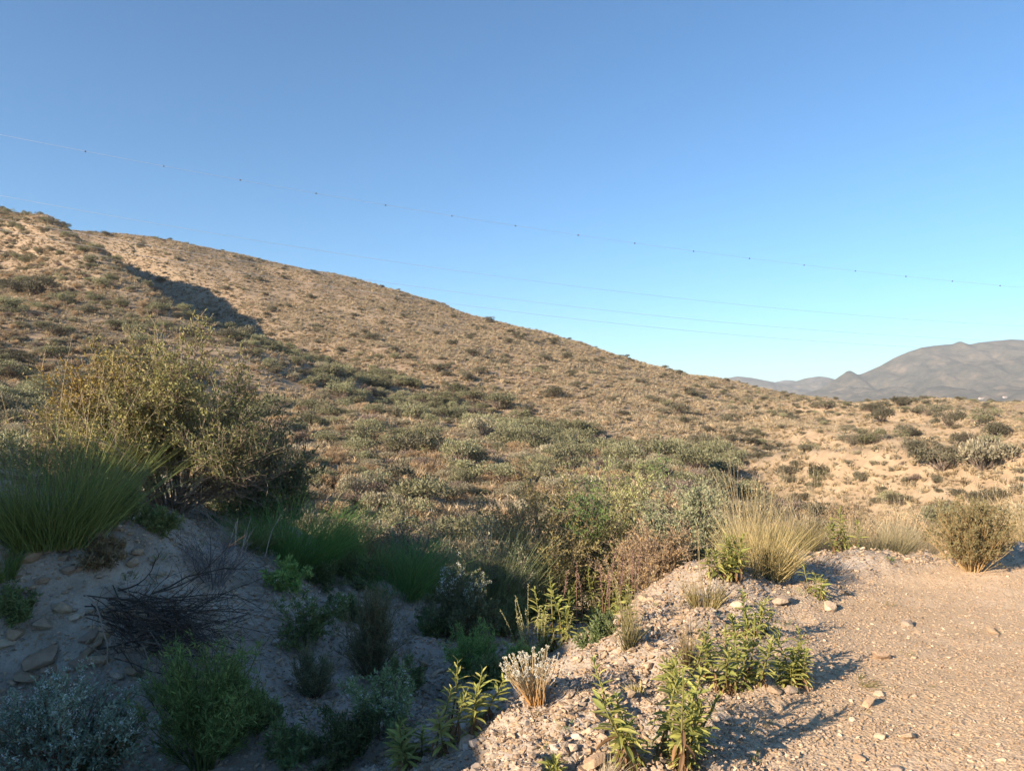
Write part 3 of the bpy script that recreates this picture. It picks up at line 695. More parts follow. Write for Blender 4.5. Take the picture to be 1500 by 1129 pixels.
def stones():
    rng = np.random.default_rng(42)
    special = [(45, 806, .16, "rounded ochre stone perched on the edge of the earth bank"), (70, 806, .08, "small square brown stone beside the rounded stone on the bank"), (92, 820, .09, "pale stone under the grass tussock on the bank"),
               (62, 952, .20, "long flat slab sticking out of the earth bank"), (122, 962, .20, "blocky pale stone at the corner of the earth bank"), (78, 995, .16, "upright wedge shaped stone at the foot of the bank"),
               (35, 985, .17, "low grey stone under the long slab in the bank"), (195, 835, .12, "whitish stone beside the dead branches"), (87, 888, .10, "square ochre stone set in the bank face"),
               (398, 813, .15, "grey boulder beside the green tussock on the gully side"), (470, 1122, .14, "pale flat stone at the bottom of the gully"), (418, 1112, .08, "small pale stone near the flat stone in the gully"),
               (622, 972, .10, "pale grey block in the gully below the round bush"), (640, 985, .12, "larger grey block beside the pale one in the gully"), (716, 952, .12, "grey rounded stone at the foot of the spiky plant"),
               (1146, 880, .15, "big pale stone on the berm crest"), (1214, 892, .14, "whitish slab on the edge of the track"), (1240, 868, .08, "pale stone near the whitish slab"), (1330, 916, .10, "pale lump lying on the track"),
               (1455, 928, .09, "flat pale stone half sunk in the track"), (1158, 1022, .09, "bright white stone under the leafy weed"), (1133, 1023, .09, "pinkish stone beside the bright white stone"),
               (1331, 1083, .08, "white triangular stone lying on the gravel"), (1272, 1035, .085, "white flat stone lying at the gravel edge"), (1290, 965, .11, "broad flat stone level with the track"),
               (880, 1012, .07, "rounded pale stone on the slope of the berm"), (836, 1035, .06, "light square stone low on the berm"), (1005, 830, .20, "large pale slab at the berm head beside the reddish twigs"), (945, 868, .14, "whitish slab on the gully edge of the berm"),
               (870, 1110, .12, "grey tan stone beside the big leafy weed"), (1080, 880, .10, "tan stone on top of the rubble")]
    for px, py, s, lab in special:
        x, y, z = ground_at(px, py); put_stone(x, y, s, lab, None, rng, .12)
    p, nn = along(rng, BERM, 185); p = p + nn * (rng.normal(size=(185, 1)) * .30 + .05)
    for q in p: put_stone(q[0], q[1], float(np.clip(rng.lognormal(-3.15, .42), .026, .12)), "broken pale stone in the rubble of the berm", "stones in the rubble berm", rng)
    n = 0
    while n < 34:
        px, py = rng.uniform(1050, 1500), rng.uniform(850, 1129); x, y, z = ground_at(px, py)
        if float(wild_zone(np.array([x]), np.array([y]))[0]) < .3: put_stone(x, y, float(np.clip(rng.lognormal(-3.2, .3), .025, .07)), "small loose stone on the gravel track", "loose stones on the track", rng, .2); n += 1
    for i in range(40):
        x, y, z = ground_at(rng.uniform(380, 820), rng.uniform(860, 1125)); put_stone(x, y, float(np.clip(rng.lognormal(-2.9, .35), .03, .11)), "grey stone lying on the shaded gully floor", "stones on the gully floor", rng)
    for i in range(70):
        x, y, z = ground_at(rng.uniform(0, 215), rng.uniform(795, 1010)); put_stone(x, y, float(np.clip(rng.lognormal(-2.8, .5), .03, .16)), "rough stone embedded in the shaded earth bank", "stones in the earth bank", rng, .15)
stones()

def gravel():
    rng = np.random.default_rng(43)
    coll = proto_collection("pebble", PEBBLES)
    n = 150000; y = 2.2 + 6.6 * rng.random(n) ** 1.2; u = rng.uniform(-.9, .98, n); x = u * y
    w = wild_zone(x, y); d, s, _ = line_dist(x, y, BERM); berm = np.exp(-(d / .45) ** 2)
    k = rng.random(n) < np.clip(.75 * (1 - w) + .5 * berm + .75 * w, 0, 1); x, y, w, berm = x[k], y[k], w[k], berm[k]; n = len(x)
    sz = np.clip(rng.lognormal(-4.25, .38, n), .007, .03) * (1 + 1.0 * berm * rng.random(n) ** 2) * (1 + .4 * w)
    scatter("gravel", np.c_[x, y, height(x, y) + sz * .12], rng.uniform(-.5, .5, (n, 3)) + np.c_[0 * x, 0 * x, rng.uniform(0, 6.28, n)], np.c_[sz, sz * rng.uniform(.7, 1, n), sz], coll,
            "loose pale gravel and chippings over the track and berm", "gravel", 9)
gravel()

# ------------------------------------------------------------------ leafy weeds, leaf by leaf
def leaf_mesh(name, ca, cb, seed, wide=.12, curl=.22):
    rng = np.random.default_rng(seed); ts = np.array([.22, .52, .8]); hw = np.array([.75, 1, .62]) * wide
    zc = -curl * ts ** 2 + .05; v = [(0, 0, 0)]
    for t, w, z in zip(ts, hw, zc): v += [(-w, t, z + .03), (0, t, z - .012), (w, t, z + .03)]
    v.append((0, 1, -curl + .03))
    tri = [(0, 2, 1), (0, 3, 2), (10, 7, 8), (10, 8, 9)]; quad = []
    for i in (0, 3): quad += [(1 + i, 2 + i, 5 + i, 4 + i), (2 + i, 3 + i, 6 + i, 5 + i)]
    f = np.linspace(0, 1, 11)[:, None]; mb = MB(); mb.add(v, tri, np.array(ca) * (1 - f) + np.array(cb) * f); mb.f.append(np.array(quad)); return mb.mesh(name, M_LEAF)
LEAF = {'green': [leaf_mesh("leaf", (.27, .285, .07), (.38, .385, .11), 1), leaf_mesh("leaf", (.32, .32, .085), (.43, .42, .14), 2, .11, .3), leaf_mesh("leaf", (.20, .235, .06), (.29, .315, .09), 3, .14, .12)],
        'dry': [leaf_mesh("leaf", (.22, .13, .06), (.30, .18, .09), 4, .12, .5), leaf_mesh("leaf", (.17, .10, .055), (.24, .15, .08), 5, .1, .7)]}

def leafy_stem(rng, root, off, h, lean, nleaf, ll, singly, dry):
    """one stem with leaves spiralling up it"""
    p = grow(rng, np.zeros((1, 3)), np.array([[lean[0], lean[1], 1.0]]), np.array([h]), 7, .09, .09)
    mb = MB(); add_tubes(mb, p, np.linspace(.0048, .0018, 7)[None] * (1 + h), np.linspace(0, 1, 7)[None, :, None, None].repeat(5, 2).reshape(-1, 1) * np.array([[.02, .08, 0]]) + np.array([[.17, .12, .06]]), 5)
    st = link("stem", mb.mesh("stem", M_TWIG, True), root, off)
    lf = MB(); path = p[0]
    for i in range(nleaf):
        t = .04 + .96 * (i + .5 * rng.random()) / nleaf; j = min(int(t * 6), 5); f = t * 6 - j
        pos = path[j] * (1 - f) + path[min(j + 1, 6)] * f; ang = i * 2.4 + rng.normal() * .3
        elev = -.15 + 1.15 * t ** 1.6 + rng.normal() * .15
        size = ll * (.75 + .5 * math.sin(math.pi * min(1, t * .9 + .12))) * (1 - .45 * max(0, t - .75) * 4 * .6) * rng.uniform(.8, 1.15)
        isdry = rng.random() < dry * max(0, 1 - t * 1.8)
        me = LEAF['dry'][rng.integers(2)] if isdry else LEAF['green'][rng.integers(3)]
        if isdry: elev -= .7
        M = Matrix.Translation(Vector(pos)) @ Euler((0, 0, ang)).to_matrix().to_4x4() @ Euler((elev, rng.normal() * .3, 0)).to_matrix().to_4x4() @ Matrix.Diagonal((size, size, size, 1))
        if singly:
            o = link("leaf", me, st); o.matrix_local = M
        else:
            A = np.array(M); vv = np.array([v.co[:] for v in me.vertices]) @ A[:3, :3].T + A[:3, 3]
            cc = np.empty(len(me.vertices) * 4, np.float32); me.attributes["tint"].data.foreach_get("color", cc)
            fs = [list(q.vertices) for q in me.polygons]; nb = lf.n
            lf.add(vv, [q for q in fs if len(q) == 3], cc.reshape(-1, 4)[:, :3] * rng.uniform(.75, 1.15)); lf.f.append(np.array([q for q in fs if len(q) == 4]) + nb)
    if not singly: link("foliage", lf.mesh("foliage", M_LEAF), st)

def leafy_weed(px, py, hpx, wpx, nst, label, seed, singly=True, nleaf=28, ll=.075, dry=.8):
    rng = np.random.default_rng(seed); x, y, z, gap = front_at(px, py); k = y / F; h = hpx * k + gap; w = wpx * k
    root = thing("leafy_weed", label, "weed", (x, y, z), 0, "leafy weeds")
    for i in range(nst):
        ox = (rng.uniform(-.5, .5) if nst > 1 else 0) * w * .8; oy = rng.uniform(-.4, .4) * w * .6
        zz = float(height(x + ox, y + oy)[0]) - z
        leafy_stem(rng, root, (ox, oy, zz - .01), h * rng.uniform(.38, .95) if i else h, (ox / max(w, .1) * 1.0 + rng.normal() * .2, oy / max(w, .1) * .9 - .1 + rng.normal() * .15), nleaf, ll * rng.uniform(.85, 1.15), singly, dry)
leafy_weed(655, 1095, 122, 160, 9, "sunlit leafy green weed with browning lower leaves in front of the white flowered clump", 1, True, 33, 0.081, .95)
leafy_weed(612, 1112, 95, 70, 4, "half shaded leafy weed left of the browning sunlit weed", 2, True, 30, 0.076, .4)
leafy_weed(955, 1118, 185, 110, 14, "tallest many stemmed bright leafy weed growing at the track edge", 3, True, 37, 0.074, .7)
leafy_weed(985, 1010, 75, 50, 4, "small leafy weed beside the yellowish dry weed on the berm", 4, True, 30, 0.067, .5)
leafy_weed(1075, 1012, 105, 100, 10, "bushy leafy weed in the middle of the berm slope", 5, True, 35, 0.071, .7)
leafy_weed(1098, 940, 75, 70, 6, "leafy weed higher up the berm rubble behind the bushy one", 6, True, 32, 0.067, .7)
leafy_weed(1172, 1010, 88, 62, 8, "leafy weed with orange tinged base beside the bright white stone", 7, True, 35, 0.068, .9)
leafy_weed(1196, 878, 46, 36, 4, "small leafy weed among the stones beside the whitish slab", 8, True, 25, 0.057, .7)
leafy_weed(800, 1128, 32, 46, 4, "low leafy seedling on the lit rubble", 9, True, 20, 0.057, .3)
leafy_weed(1012, 1100, 45, 24, 2, "single short leafy shoot beside the tallest weed", 10, True, 17, 0.067, .3)
leafy_weed(838, 935, 112, 90, 10, "upright leafy weed rising from the shaded gully floor", 11, False, 40, 0.081, .3)
leafy_weed(884, 905, 75, 60, 8, "leafy weed with purple dead flower stalks at the gully edge", 12, False, 37, 0.081, .3)
leafy_weed(775, 905, 70, 60, 6, "shaded leafy weed beside the dark white flowered bush", 13, False, 37, 0.081, .3)
leafy_weed(1058, 845, 80, 60, 9, "bright leafy weed in front of the yellow tussock", 14, False, 37, 0.076, .5)
leafy_weed(1234, 800, 55, 40, 6, "bright leafy weed between the straw grasses", 15, False, 35, 0.081, .4)
leafy_weed(805, 905, 78, 70, 9, "lush leafy weed in front of the low dark twig bush", 17, False, 38, .075, .3)
leafy_weed(858, 900, 70, 60, 8, "lush leafy weed between the tall gully weed and the purple stalks", 18, False, 38, .075, .3)
leafy_weed(745, 895, 62, 70, 8, "shaded lush leafy weed above the feathery shrub on the gully floor", 19, False, 36, .075, .3)
leafy_weed(700, 880, 58, 60, 7, "shaded leafy weed below the grey green tussock", 20, False, 36, .075, .3)
leafy_weed(915, 915, 60, 26, 3, "thin yellowish leafy weed leaning over the gully edge", 16, False, 32, 0.048, .4)

# ------------------------------------------------------------------ tussocks
def grass_clump(px, py, hpx, wpx, label, seed, ca, cb, n=1200, spread=.85, width=.0045, d=None, cat="grass tuft", name="grass_tussock", **kw):
    x, y, z, gap = front_at(px, py) if d is None else (*on_ground((px - PW / 2) / F * d, d), 0)
    k = y / F; h = hpx * k + gap; rad = wpx * k * .5
    mb = tussock(seed, h * 1.12, rad, n, ca, cb, spread=spread * rad / h * 1.6, width=width, **kw)
    return link(name, mb.mesh(name, M_GRASS), None, (x, y, z), label=label, category=cat)
G1, G2 = (.13, .21, .055), (.23, .30, .09)
grass_clump(82, 778, 178, 220, "big dark green tussock on top of the earth bank", 21, (0.156, 0.228, 0.062), (0.353, 0.394, 0.124), 1900, seed_heads=12, lean=(.1, 0))
grass_clump(22, 775, 80, 70, "small tuft with pale seed heads on the bank edge", 22, (.13, .13, .05), (.2, .18, .08), 200, seed_heads=14, head_col=(.5, .42, .3))
grass_clump(2, 850, 69, 63, "low green tuft hanging on the bank face", 23, G1, G2, 350)
grass_clump(425, 822, 161, 194, "broad bright green tussock beside the twiggy bush", 24, (0.124, 0.281, 0.073), (0.249, 0.415, 0.113), 1900, droop=.28, lean=(.12, 0))
grass_clump(488, 818, 102, 126, "lower green tussock sloping down to the gully", 25, (0.145, 0.270, 0.073), (0.290, 0.415, 0.124), 900)
grass_clump(588, 868, 129, 168, "thick green tussock across the gully floor", 26, (0.124, 0.270, 0.073), (0.270, 0.425, 0.124), 1700, droop=.25)
grass_clump(700, 845, 111, 178, "grey green tussock in front of the olive bush", 27, (0.207, 0.270, 0.124), (0.353, 0.394, 0.198), 1500)
grass_clump(1112, 830, 91, 130, "yellow tussock on the far edge of the track", 28, (.37, .30, .13), (.48, .40, .20), 1700, seed_heads=22, head_col=(.5, .4, .2), droop=.1)
grass_clump(1160, 815, 75, 90, "olive and straw tussock beside the yellow one", 29, (.22, .2, .08), (.36, .3, .13), 800, seed_heads=8, d=7.9)
grass_clump(1212, 800, 62, 110, "pale straw tussock behind the bright leafy weed", 30, (.42, .34, .2), (.54, .44, .27), 1000, seed_heads=14, d=8.2)
grass_clump(1290, 798, 79, 96, "olive grey tussock at the rubble's end", 31, (.15, .145, .07), (.26, .23, .12), 1100, tip=(.32, .27, .15), d=8.1)
grass_clump(1340, 790, 50, 80, "thin pale tuft between the olive tussock and the round bush", 32, (.36, .31, .2), (.48, .4, .26), 420, seed_heads=10, d=8.5)
grass_clump(1490, 800, 80, 130, "tall straw grass behind the round bush at the track edge", 33, (.46, .36, .19), (.56, .45, .26), 1300, seed_heads=26, head_col=(.55, .45, .28), d=8.9)
grass_clump(1400, 800, 45, 90, "short straw grass behind the brown green bush", 34, (.42, .34, .2), (.52, .42, .27), 600, d=8.6)
grass_clump(1030, 868, 50, 50, "yellowish dry tuft at the berm head", 35, (.3, .26, .1), (.42, .34, .16), 300, seed_heads=6)
grass_clump(1100, 845, 40, 60, "small olive tuft at the foot of the yellow tussock", 36, (.2, .17, .08), (.32, .26, .13), 260)
grass_clump(925, 960, 80, 70, "sparse olive weed tuft on the berm slope", 37, (.2, .19, .08), (.34, .29, .14), 170, width=.004, seed_heads=10, head_col=(.4, .34, .18))
grass_clump(1010, 985, 70, 60, "thin brownish weed tuft among the rubble", 38, (.2, .16, .08), (.32, .25, .13), 150, width=.004, seed_heads=8, head_col=(.36, .28, .16))
grass_clump(935, 1015, 30, 40, "small yellow dry tuft low on the berm", 39, (.46, .38, .14), (.56, .46, .2), 160)
grass_clump(885, 1125, 55, 70, "fine grey grass tuft beside the tallest weed", 40, (.3, .28, .2), (.42, .38, .28), 200, width=.0025, lean=(.3, 0))
grass_clump(1255, 1000, 26, 60, "low green tuft at the gravel edge under the weed's shadow", 41, (.2, .19, .08), (.3, .26, .12), 120, droop=.3)
grass_clump(1360, 1004, 14, 22, "tiny green sprout alone on the open gravel", 42, (.16, .16, .06), (.25, .22, .1), 45)
for i, (px, py) in enumerate([(1262, 1042), (1296, 1066), (1255, 1088), (1295, 885), (1300, 1012), (1232, 1050), (1120, 1060), (1330, 960)]):
    grass_clump(px, py, 16, 30, "low sprig of dry weed at the margin of the track", 50 + i, (.26, .22, .1), (.38, .31, .16), 55, width=.003)["group"] = "dry sprigs on the track margin"

# ------------------------------------------------------------------ shrubs near the gully
def shrub(px, py, hpx, wpx, label, seed, d=None, name="shrub", cat="shrub", flowers=None, **kw):
    x, y, z, gap = front_at(px, py) if d is None else (*on_ground((px - PW / 2) / F * d, d), 0)
    k = y / F; h = hpx * k + gap if d is None else EYE + (HORIZON - (py - hpx)) * k - z; rx = wpx * k * .5
    br, lf = shrub_meshes(seed, h, rx, rx * kw.pop('deep', .9), **kw)
    t = thing(name, label, cat, (x, y, z))
    link("branch_work", br.mesh("branch_work", M_TWIG), t)
    if lf.n: link("foliage", lf.mesh("foliage", M_LEAF), t)
    if flowers:
        rng = np.random.default_rng(seed + 5); V = np.concatenate(lf.v if lf.n else br.v); top = V[(V[:, 2] > h * flowers.get('low', .45))]
        c = top[rng.integers(0, len(top), flowers['n'])]; mb = MB()
        for j in range(flowers.get('petals', 7)):
            pos = c + rng.normal(size=c.shape) * flowers.get('spread', .008); s = rnd(rng, .6, 1.2, len(c)) * flowers['size']
            add_leaves(mb, rng, pos, rng.normal(size=c.shape) + [0, -.2, .5], s, s * .8, tint(rng, len(c), *flowers['col'], .12))
        link("blossom", mb.mesh("blossom", M_FLOWER), t)
    return t

def tree_colour(pos, col, rng):
    """yellowing leaves on one limb, darker green ones on another"""
    yel = np.exp(-(((pos[:, 0] + .62) / .34) ** 2 + ((pos[:, 2] - 1.25) / .36) ** 2)) * .95
    grn = sstep(.35, .95, pos[:, 0])
    top = sstep(1.2, 1.7, pos[:, 2]) * .5
    c = col * (1 - yel[:, None]) + np.array([.42, .28, .06]) * rng.uniform(.7, 1.2, (len(pos), 1)) * yel[:, None]
    c = c * (1 - .75 * grn[:, None]) + np.array([.10, .13, .06]) * .75 * grn[:, None]
    return c * (1 - top[:, None]) + np.array([.25, .25, .10]) * top[:, None]
shrub(250, 752, 258, 370, "large twiggy bush with a yellowing patch and many bare grey twigs", 61, name="twiggy_bush", cat="bush", n0=44, n1=900, n2=6500, nl=62000, leaf=.034, leaf_w=.42, ca=(.33, .325, .11), cb=(.45, .425, .175),
      bark=(.2, .155, .115), bark2=(.36, .29, .22), r0=.014, wander=.2, colour=tree_colour, bare_low=.32, gap=.08)
shrub(392, 740, 108, 110, "dense dark green bush leaning out of the twiggy bush", 62, d=7.9, n0=18, n1=240, n2=1300, nl=9880, leaf=0.040, ca=(0.112, 0.160, 0.072), cb=(0.208, 0.256, 0.120), bare_low=.12)
shrub(130, 700, 130, 150, "straw green loose bush behind the big tussock", 63, d=8.4, n0=16, n1=200, n2=1200, nl=6840, leaf=0.034, ca=(.24, .21, .09), cb=(.33, .28, .14), bare_low=.2)
def olive_colour(pos, col, rng):
    g = sstep(-.05, .3, vnoise(pos[:, 0] * 3 + 3, pos[:, 2] * 3, 5)); return col * (1 - g[:, None]) + np.array([.12, .19, .055]) * g[:, None] * rng.uniform(.8, 1.2, (len(pos), 1))
shrub(805, 835, 128, 175, "yellow olive small leaved bush at the end of the gully", 64, d=9.3, n0=26, n1=420, n2=2600, nl=25650, leaf=0.037, ca=(0.384, 0.337, 0.128), cb=(0.544, 0.448, 0.192), bare_low=.22, bark=(.2, .16, .12), bark2=(.34, .28, .22))
shrub(900, 830, 158, 170, "taller green bush in the middle of the olive thicket", 65, d=9.9, n0=26, n1=420, n2=2600, nl=27075, leaf=0.042, ca=(0.241, 0.264, 0.104), cb=(0.399, 0.392, 0.177), colour=olive_colour, bare_low=.2)
shrub(1012, 825, 118, 150, "grey green bush at the end of the thicket near the yellow tussock", 66, d=9.0, n0=24, n1=360, n2=2200, nl=22800, leaf=0.042, ca=(0.209, 0.241, 0.136), cb=(0.337, 0.352, 0.209), bare_low=.2)
shrub(950, 832, 72, 115, "reddish brown twiggy bush in front of the green one", 67, d=8.1, n0=26, n1=380, n2=2000, nl=8550, leaf=0.032, ca=(0.352, 0.256, 0.143), cb=(0.480, 0.352, 0.192), bark=(.19, .14, .105), bark2=(.31, .24, .18), bare_low=.1)
shrub(735, 835, 62, 130, "low dark bush of fine grey twigs below the olive bush", 68, d=8.5, n0=24, n1=300, n2=1500, nl=6270, leaf=0.031, ca=(0.256, 0.283, 0.180), cb=(0.410, 0.410, 0.256))
shrub(610, 800, 55, 90, "dark purplish twiggy shrub behind the green tussock", 69, d=9.6, n0=20, n1=260, n2=1200, nl=3420, leaf=0.031, ca=(0.307, 0.256, 0.229), cb=(0.461, 0.385, 0.307), bark=(.13, .1, .1), bark2=(.2, .16, .15))
shrub(545, 810, 50, 90, "reddish dry shrub behind the green tussock and the slope", 70, d=9.3, n0=20, n1=240, n2=1100, nl=2565, leaf=0.031, ca=(0.320, 0.209, 0.143), cb=(0.448, 0.303, 0.209), bark=(.2, .12, .1), bark2=(.3, .2, .16))
BROOM = dict(wander=.06, lift=.02, upright=.35, leaf_w=.16)
shrub(546, 985, 115, 94, "rounded fine stemmed bush alone on the gully side", 71, name="broom_bush", n0=60, n1=520, n2=1900, nl=8550, leaf=0.032, ca=(0.170, 0.180, 0.090), cb=(0.300, 0.280, 0.140), bark=(.13, .11, .06), bark2=(.2, .16, .09), r0=.006, **BROOM)
shrub(456, 1015, 66, 76, "small dark shrub left of the rounded fine stemmed bush", 72, n0=36, n1=300, n2=1100, nl=5700, leaf=0.025, ca=(0.140, 0.160, 0.080), cb=(0.240, 0.240, 0.120), bark=(.1, .09, .06), bark2=(.16, .13, .09), r0=.005, **BROOM)
shrub(300, 1122, 172, 225, "tall dark green fine stemmed broom below the heap of dead branches", 73, name="broom_bush", n0=80, n1=620, n2=2300, nl=10450, leaf=0.037, ca=(0.140, 0.220, 0.060), cb=(0.240, 0.320, 0.100), bark=(.08, .11, .035), bark2=(.14, .16, .06), r0=.006, **BROOM)
WHITE = ((.62, .64, .58), (.8, .8, .74))
shrub(95, 1128, 140, 260, "blue green plant covered in tiny white flowers under the bank", 74, name="white_flowered_plant", cat="flowering plant", n0=46, n1=420, n2=1600, nl=9880, leaf=0.025, ca=(0.200, 0.270, 0.180), cb=(0.340, 0.410, 0.300), bark=(.17, .11, .06), bark2=(.26, .17, .1), r0=.005, wander=.12,
      flowers=dict(n=330, size=.010, col=WHITE, spread=.007, petals=8))
shrub(672, 938, 98, 120, "dark bush topped with small white flowers on the gully floor", 75, name="white_flowered_plant", cat="flowering plant", n0=50, n1=460, n2=1700, nl=10640, leaf=0.030, ca=(0.160, 0.200, 0.090), cb=(0.280, 0.300, 0.150), bark=(.15, .11, .07), bark2=(.22, .17, .1), r0=.005, wander=.1,
      flowers=dict(n=190, size=.010, col=WHITE, low=.68, petals=7))
shrub(445, 948, 90, 60, "small green weed with scattered white flowers on the gully slope", 76, name="white_flowered_plant", cat="flowering plant", n0=16, n1=120, n2=420, nl=3230, leaf=0.032, ca=(0.200, 0.290, 0.100), cb=(0.340, 0.400, 0.160), bark=(.12, .13, .06), bark2=(.2, .18, .1), r0=.004,
      flowers=dict(n=60, size=.009, col=WHITE, low=.55))
shrub(425, 880, 48, 60, "low bright green weed below the broad tussock", 77, n0=14, n1=110, n2=400, nl=3420, leaf=0.040, ca=(0.200, 0.320, 0.090), cb=(0.320, 0.440, 0.140), r0=.004)
shrub(560, 1080, 110, 90, "straggly white flowered weed in the shade beside the leafy weed", 78, name="white_flowered_plant", cat="flowering plant", n0=20, n1=150, n2=520, nl=3230, leaf=0.030, ca=(0.170, 0.240, 0.100), cb=(0.280, 0.340, 0.160), r0=.004,
      flowers=dict(n=130, size=.009, col=WHITE, low=.4))
shrub(690, 1000, 70, 100, "feathery dark green weed behind the sunlit leafy weed", 79, n0=40, n1=340, n2=1100, nl=7980, leaf=0.030, ca=(0.170, 0.280, 0.080), cb=(0.280, 0.400, 0.120), bark=(.1, .13, .05), bark2=(.15, .17, .07), r0=.004, **BROOM)
shrub(1424, 834, 100, 150, "round brown green fine stemmed bush at the far edge of the track", 80, name="broom_bush", n0=110, n1=900, n2=3200, nl=12350, leaf=0.030, ca=(0.190, 0.170, 0.080), cb=(0.270, 0.240, 0.120), bark=(.3, .19, .09), bark2=(.36, .27, .14), r0=.005, deep=1.0, wander=.06, lift=.02, upright=.35, leaf_w=.34)
shrub(765, 985, 40, 70, "green leafy base tuft of the tall spiked plant", 82, n0=24, n1=160, n2=520, nl=4180, leaf=0.034, ca=(0.240, 0.360, 0.100), cb=(0.380, 0.500, 0.160), r0=.004, **BROOM)
shrub(316, 858, 88, 190, "grey dead leafless bush on the gully slope", 83, name="dead_bush", cat="dead bush", n0=34, n1=260, n2=1100, nl=0, leaf=0.023, ca=(0.250, 0.250, 0.250), cb=(0.250, 0.250, 0.250), bark=(.13, .12, .115), bark2=(.28, .26, .25), r0=.006, wander=.2)

def spiked_plant():
    rng = np.random.default_rng(88); x, y, z = ground_at(782, 968); k = y / F; h = 118 * k
    t = thing("spiked_plant", "tall plant with upright seed spikes lit by the sun", "plant", (x, y, z)); n = 17
    b = np.c_[rng.normal(size=n) * .05, rng.normal(size=n) * .05, np.zeros(n) - .02]; d = np.c_[b[:, 0] * 5 + rng.normal(size=n) * .1, b[:, 1] * 4, np.ones(n)]
    P = grow(rng, b, d, h * np.r_[1.0, rng.uniform(.5, .85, n - 1)], 8, .05, .03)
    for i in range(n):
        mb = MB(); add_tubes(mb, P[i:i + 1], np.linspace(.003, .0012, 8)[None], (.30, .29, .13), 4); st = link("stem", mb.mesh("stem", M_TWIG), t)
        pos, dd = pick(rng, P[i:i + 1], 46, .5, 1); mb = MB(); s = rnd(rng, .008, .017, 46)
        add_leaves(mb, rng, pos, dd * .6 + rng.normal(size=pos.shape) * .6, s, s * .6, tint(rng, 46, (.34, .33, .15), (.52, .47, .27)))
        pos, dd = pick(rng, P[i:i + 1], 12, .05, .5); s = rnd(rng, .03, .06, 12); add_leaves(mb, rng, pos, dd + rng.normal(size=pos.shape) * .5, s, s * .16, tint(rng, 12, (.18, .23, .07), (.26, .3, .1)))
        link("seed_spike", mb.mesh("seed_spike", M_LEAF), st)
spiked_plant()

def purple_stalks(px, py, hpx, n, label, seed):
    rng = np.random.default_rng(seed); x, y, z, gap = front_at(px, py); h = hpx * y / F + gap
    t = thing("dead_flower_stalk", label, "dead flower stalks", (x, y, z), 0, "purplish dead flower stalks")
    b = np.c_[rng.normal(size=n) * .12, rng.normal(size=n) * .08, np.zeros(n)]; P = grow(rng, b, np.c_[rng.normal(size=(n, 2)) * .12, np.ones(n)], h * rng.uniform(.7, 1, n), 6, .04, .02)
    for i in range(n):
        mb = MB(); add_tubes(mb, P[i:i + 1], np.linspace(.0035, .0018, 6)[None], (.2, .12, .09), 4); st = link("stem", mb.mesh("stem", M_TWIG), t)
        pos, dd = pick(rng, P[i:i + 1], 70, .55, 1); mb = MB(); s = rnd(rng, .012, .025, 70); add_leaves(mb, rng, pos, dd * .4 + rng.normal(size=pos.shape), s, s * .5, tint(rng, 70, (.22, .13, .11), (.36, .25, .2)))
        link("flower_head", mb.mesh("flower_head", M_FLOWER), st)
purple_stalks(893, 880, 78, 7, "purplish dead flower stalks in front of the olive thicket", 90)
purple_stalks(842, 925, 105, 3, "few purplish stalks sticking out of the gully weed", 91)
purple_stalks(790, 915, 70, 3, "shaded purplish stalks beside the dark flowered bush", 92)

def white_clump():
    """dry clump: orange stems fanning out from the root, each ending in a woolly white head"""
    rng = np.random.default_rng(95); x, y, z = ground_at(788, 1046); k = y / F; h = 80 * k
    t = thing("white_headed_clump", "dry orange stemmed clump with woolly white flower heads on the lit rubble", "flowering plant", (x, y, z)); n = 140
    d = cone_dirs(rng, n, .75, (-.3, 0)); P = grow(rng, np.c_[rng.normal(size=(n, 2)) * .018, np.zeros(n) - .01], d, h * rng.uniform(.75, 1.08, n), 6, .06, .03)
    col = np.array([[.42, .22, .07]]) * (1 - np.linspace(0, 1, 6)[:, None]) + np.array([[.36, .31, .2]]) * np.linspace(0, 1, 6)[:, None]
    mb = MB(); add_tubes(mb, P, np.linspace(.0028, .0016, 6)[None].repeat(n, 0), np.repeat(np.tile(col, (n, 1)), 3, axis=0), 3); link("stem_bundle", mb.mesh("stem_bundle", M_TWIG), t)
    mb = MB(); pos, dd = pick(rng, P, 900, .3, .95); s = rnd(rng, .008, .018, 900); add_leaves(mb, rng, pos, dd + rng.normal(size=pos.shape) * .5, s, s * .25, tint(rng, 900, (.30, .27, .17), (.42, .38, .27))); link("foliage", mb.mesh("foliage", M_LEAF), t)
    hm = MB(); m = 26; dd = unit(rng.normal(size=(m, 3)) + [0, 0, .5]); s = rnd(rng, .7, 1.1, m) * .009; add_leaves(hm, rng, dd * .003, dd, s, s * .7, tint(rng, m, (.62, .60, .50), (.78, .76, .66), .1)); me = hm.mesh("flower_head", M_FLOWER)
    for i in range(n): link("flower_head", me, t, P[i, -1], rng.uniform(0, 6, 3), rng.uniform(.5, .95))
white_clump()

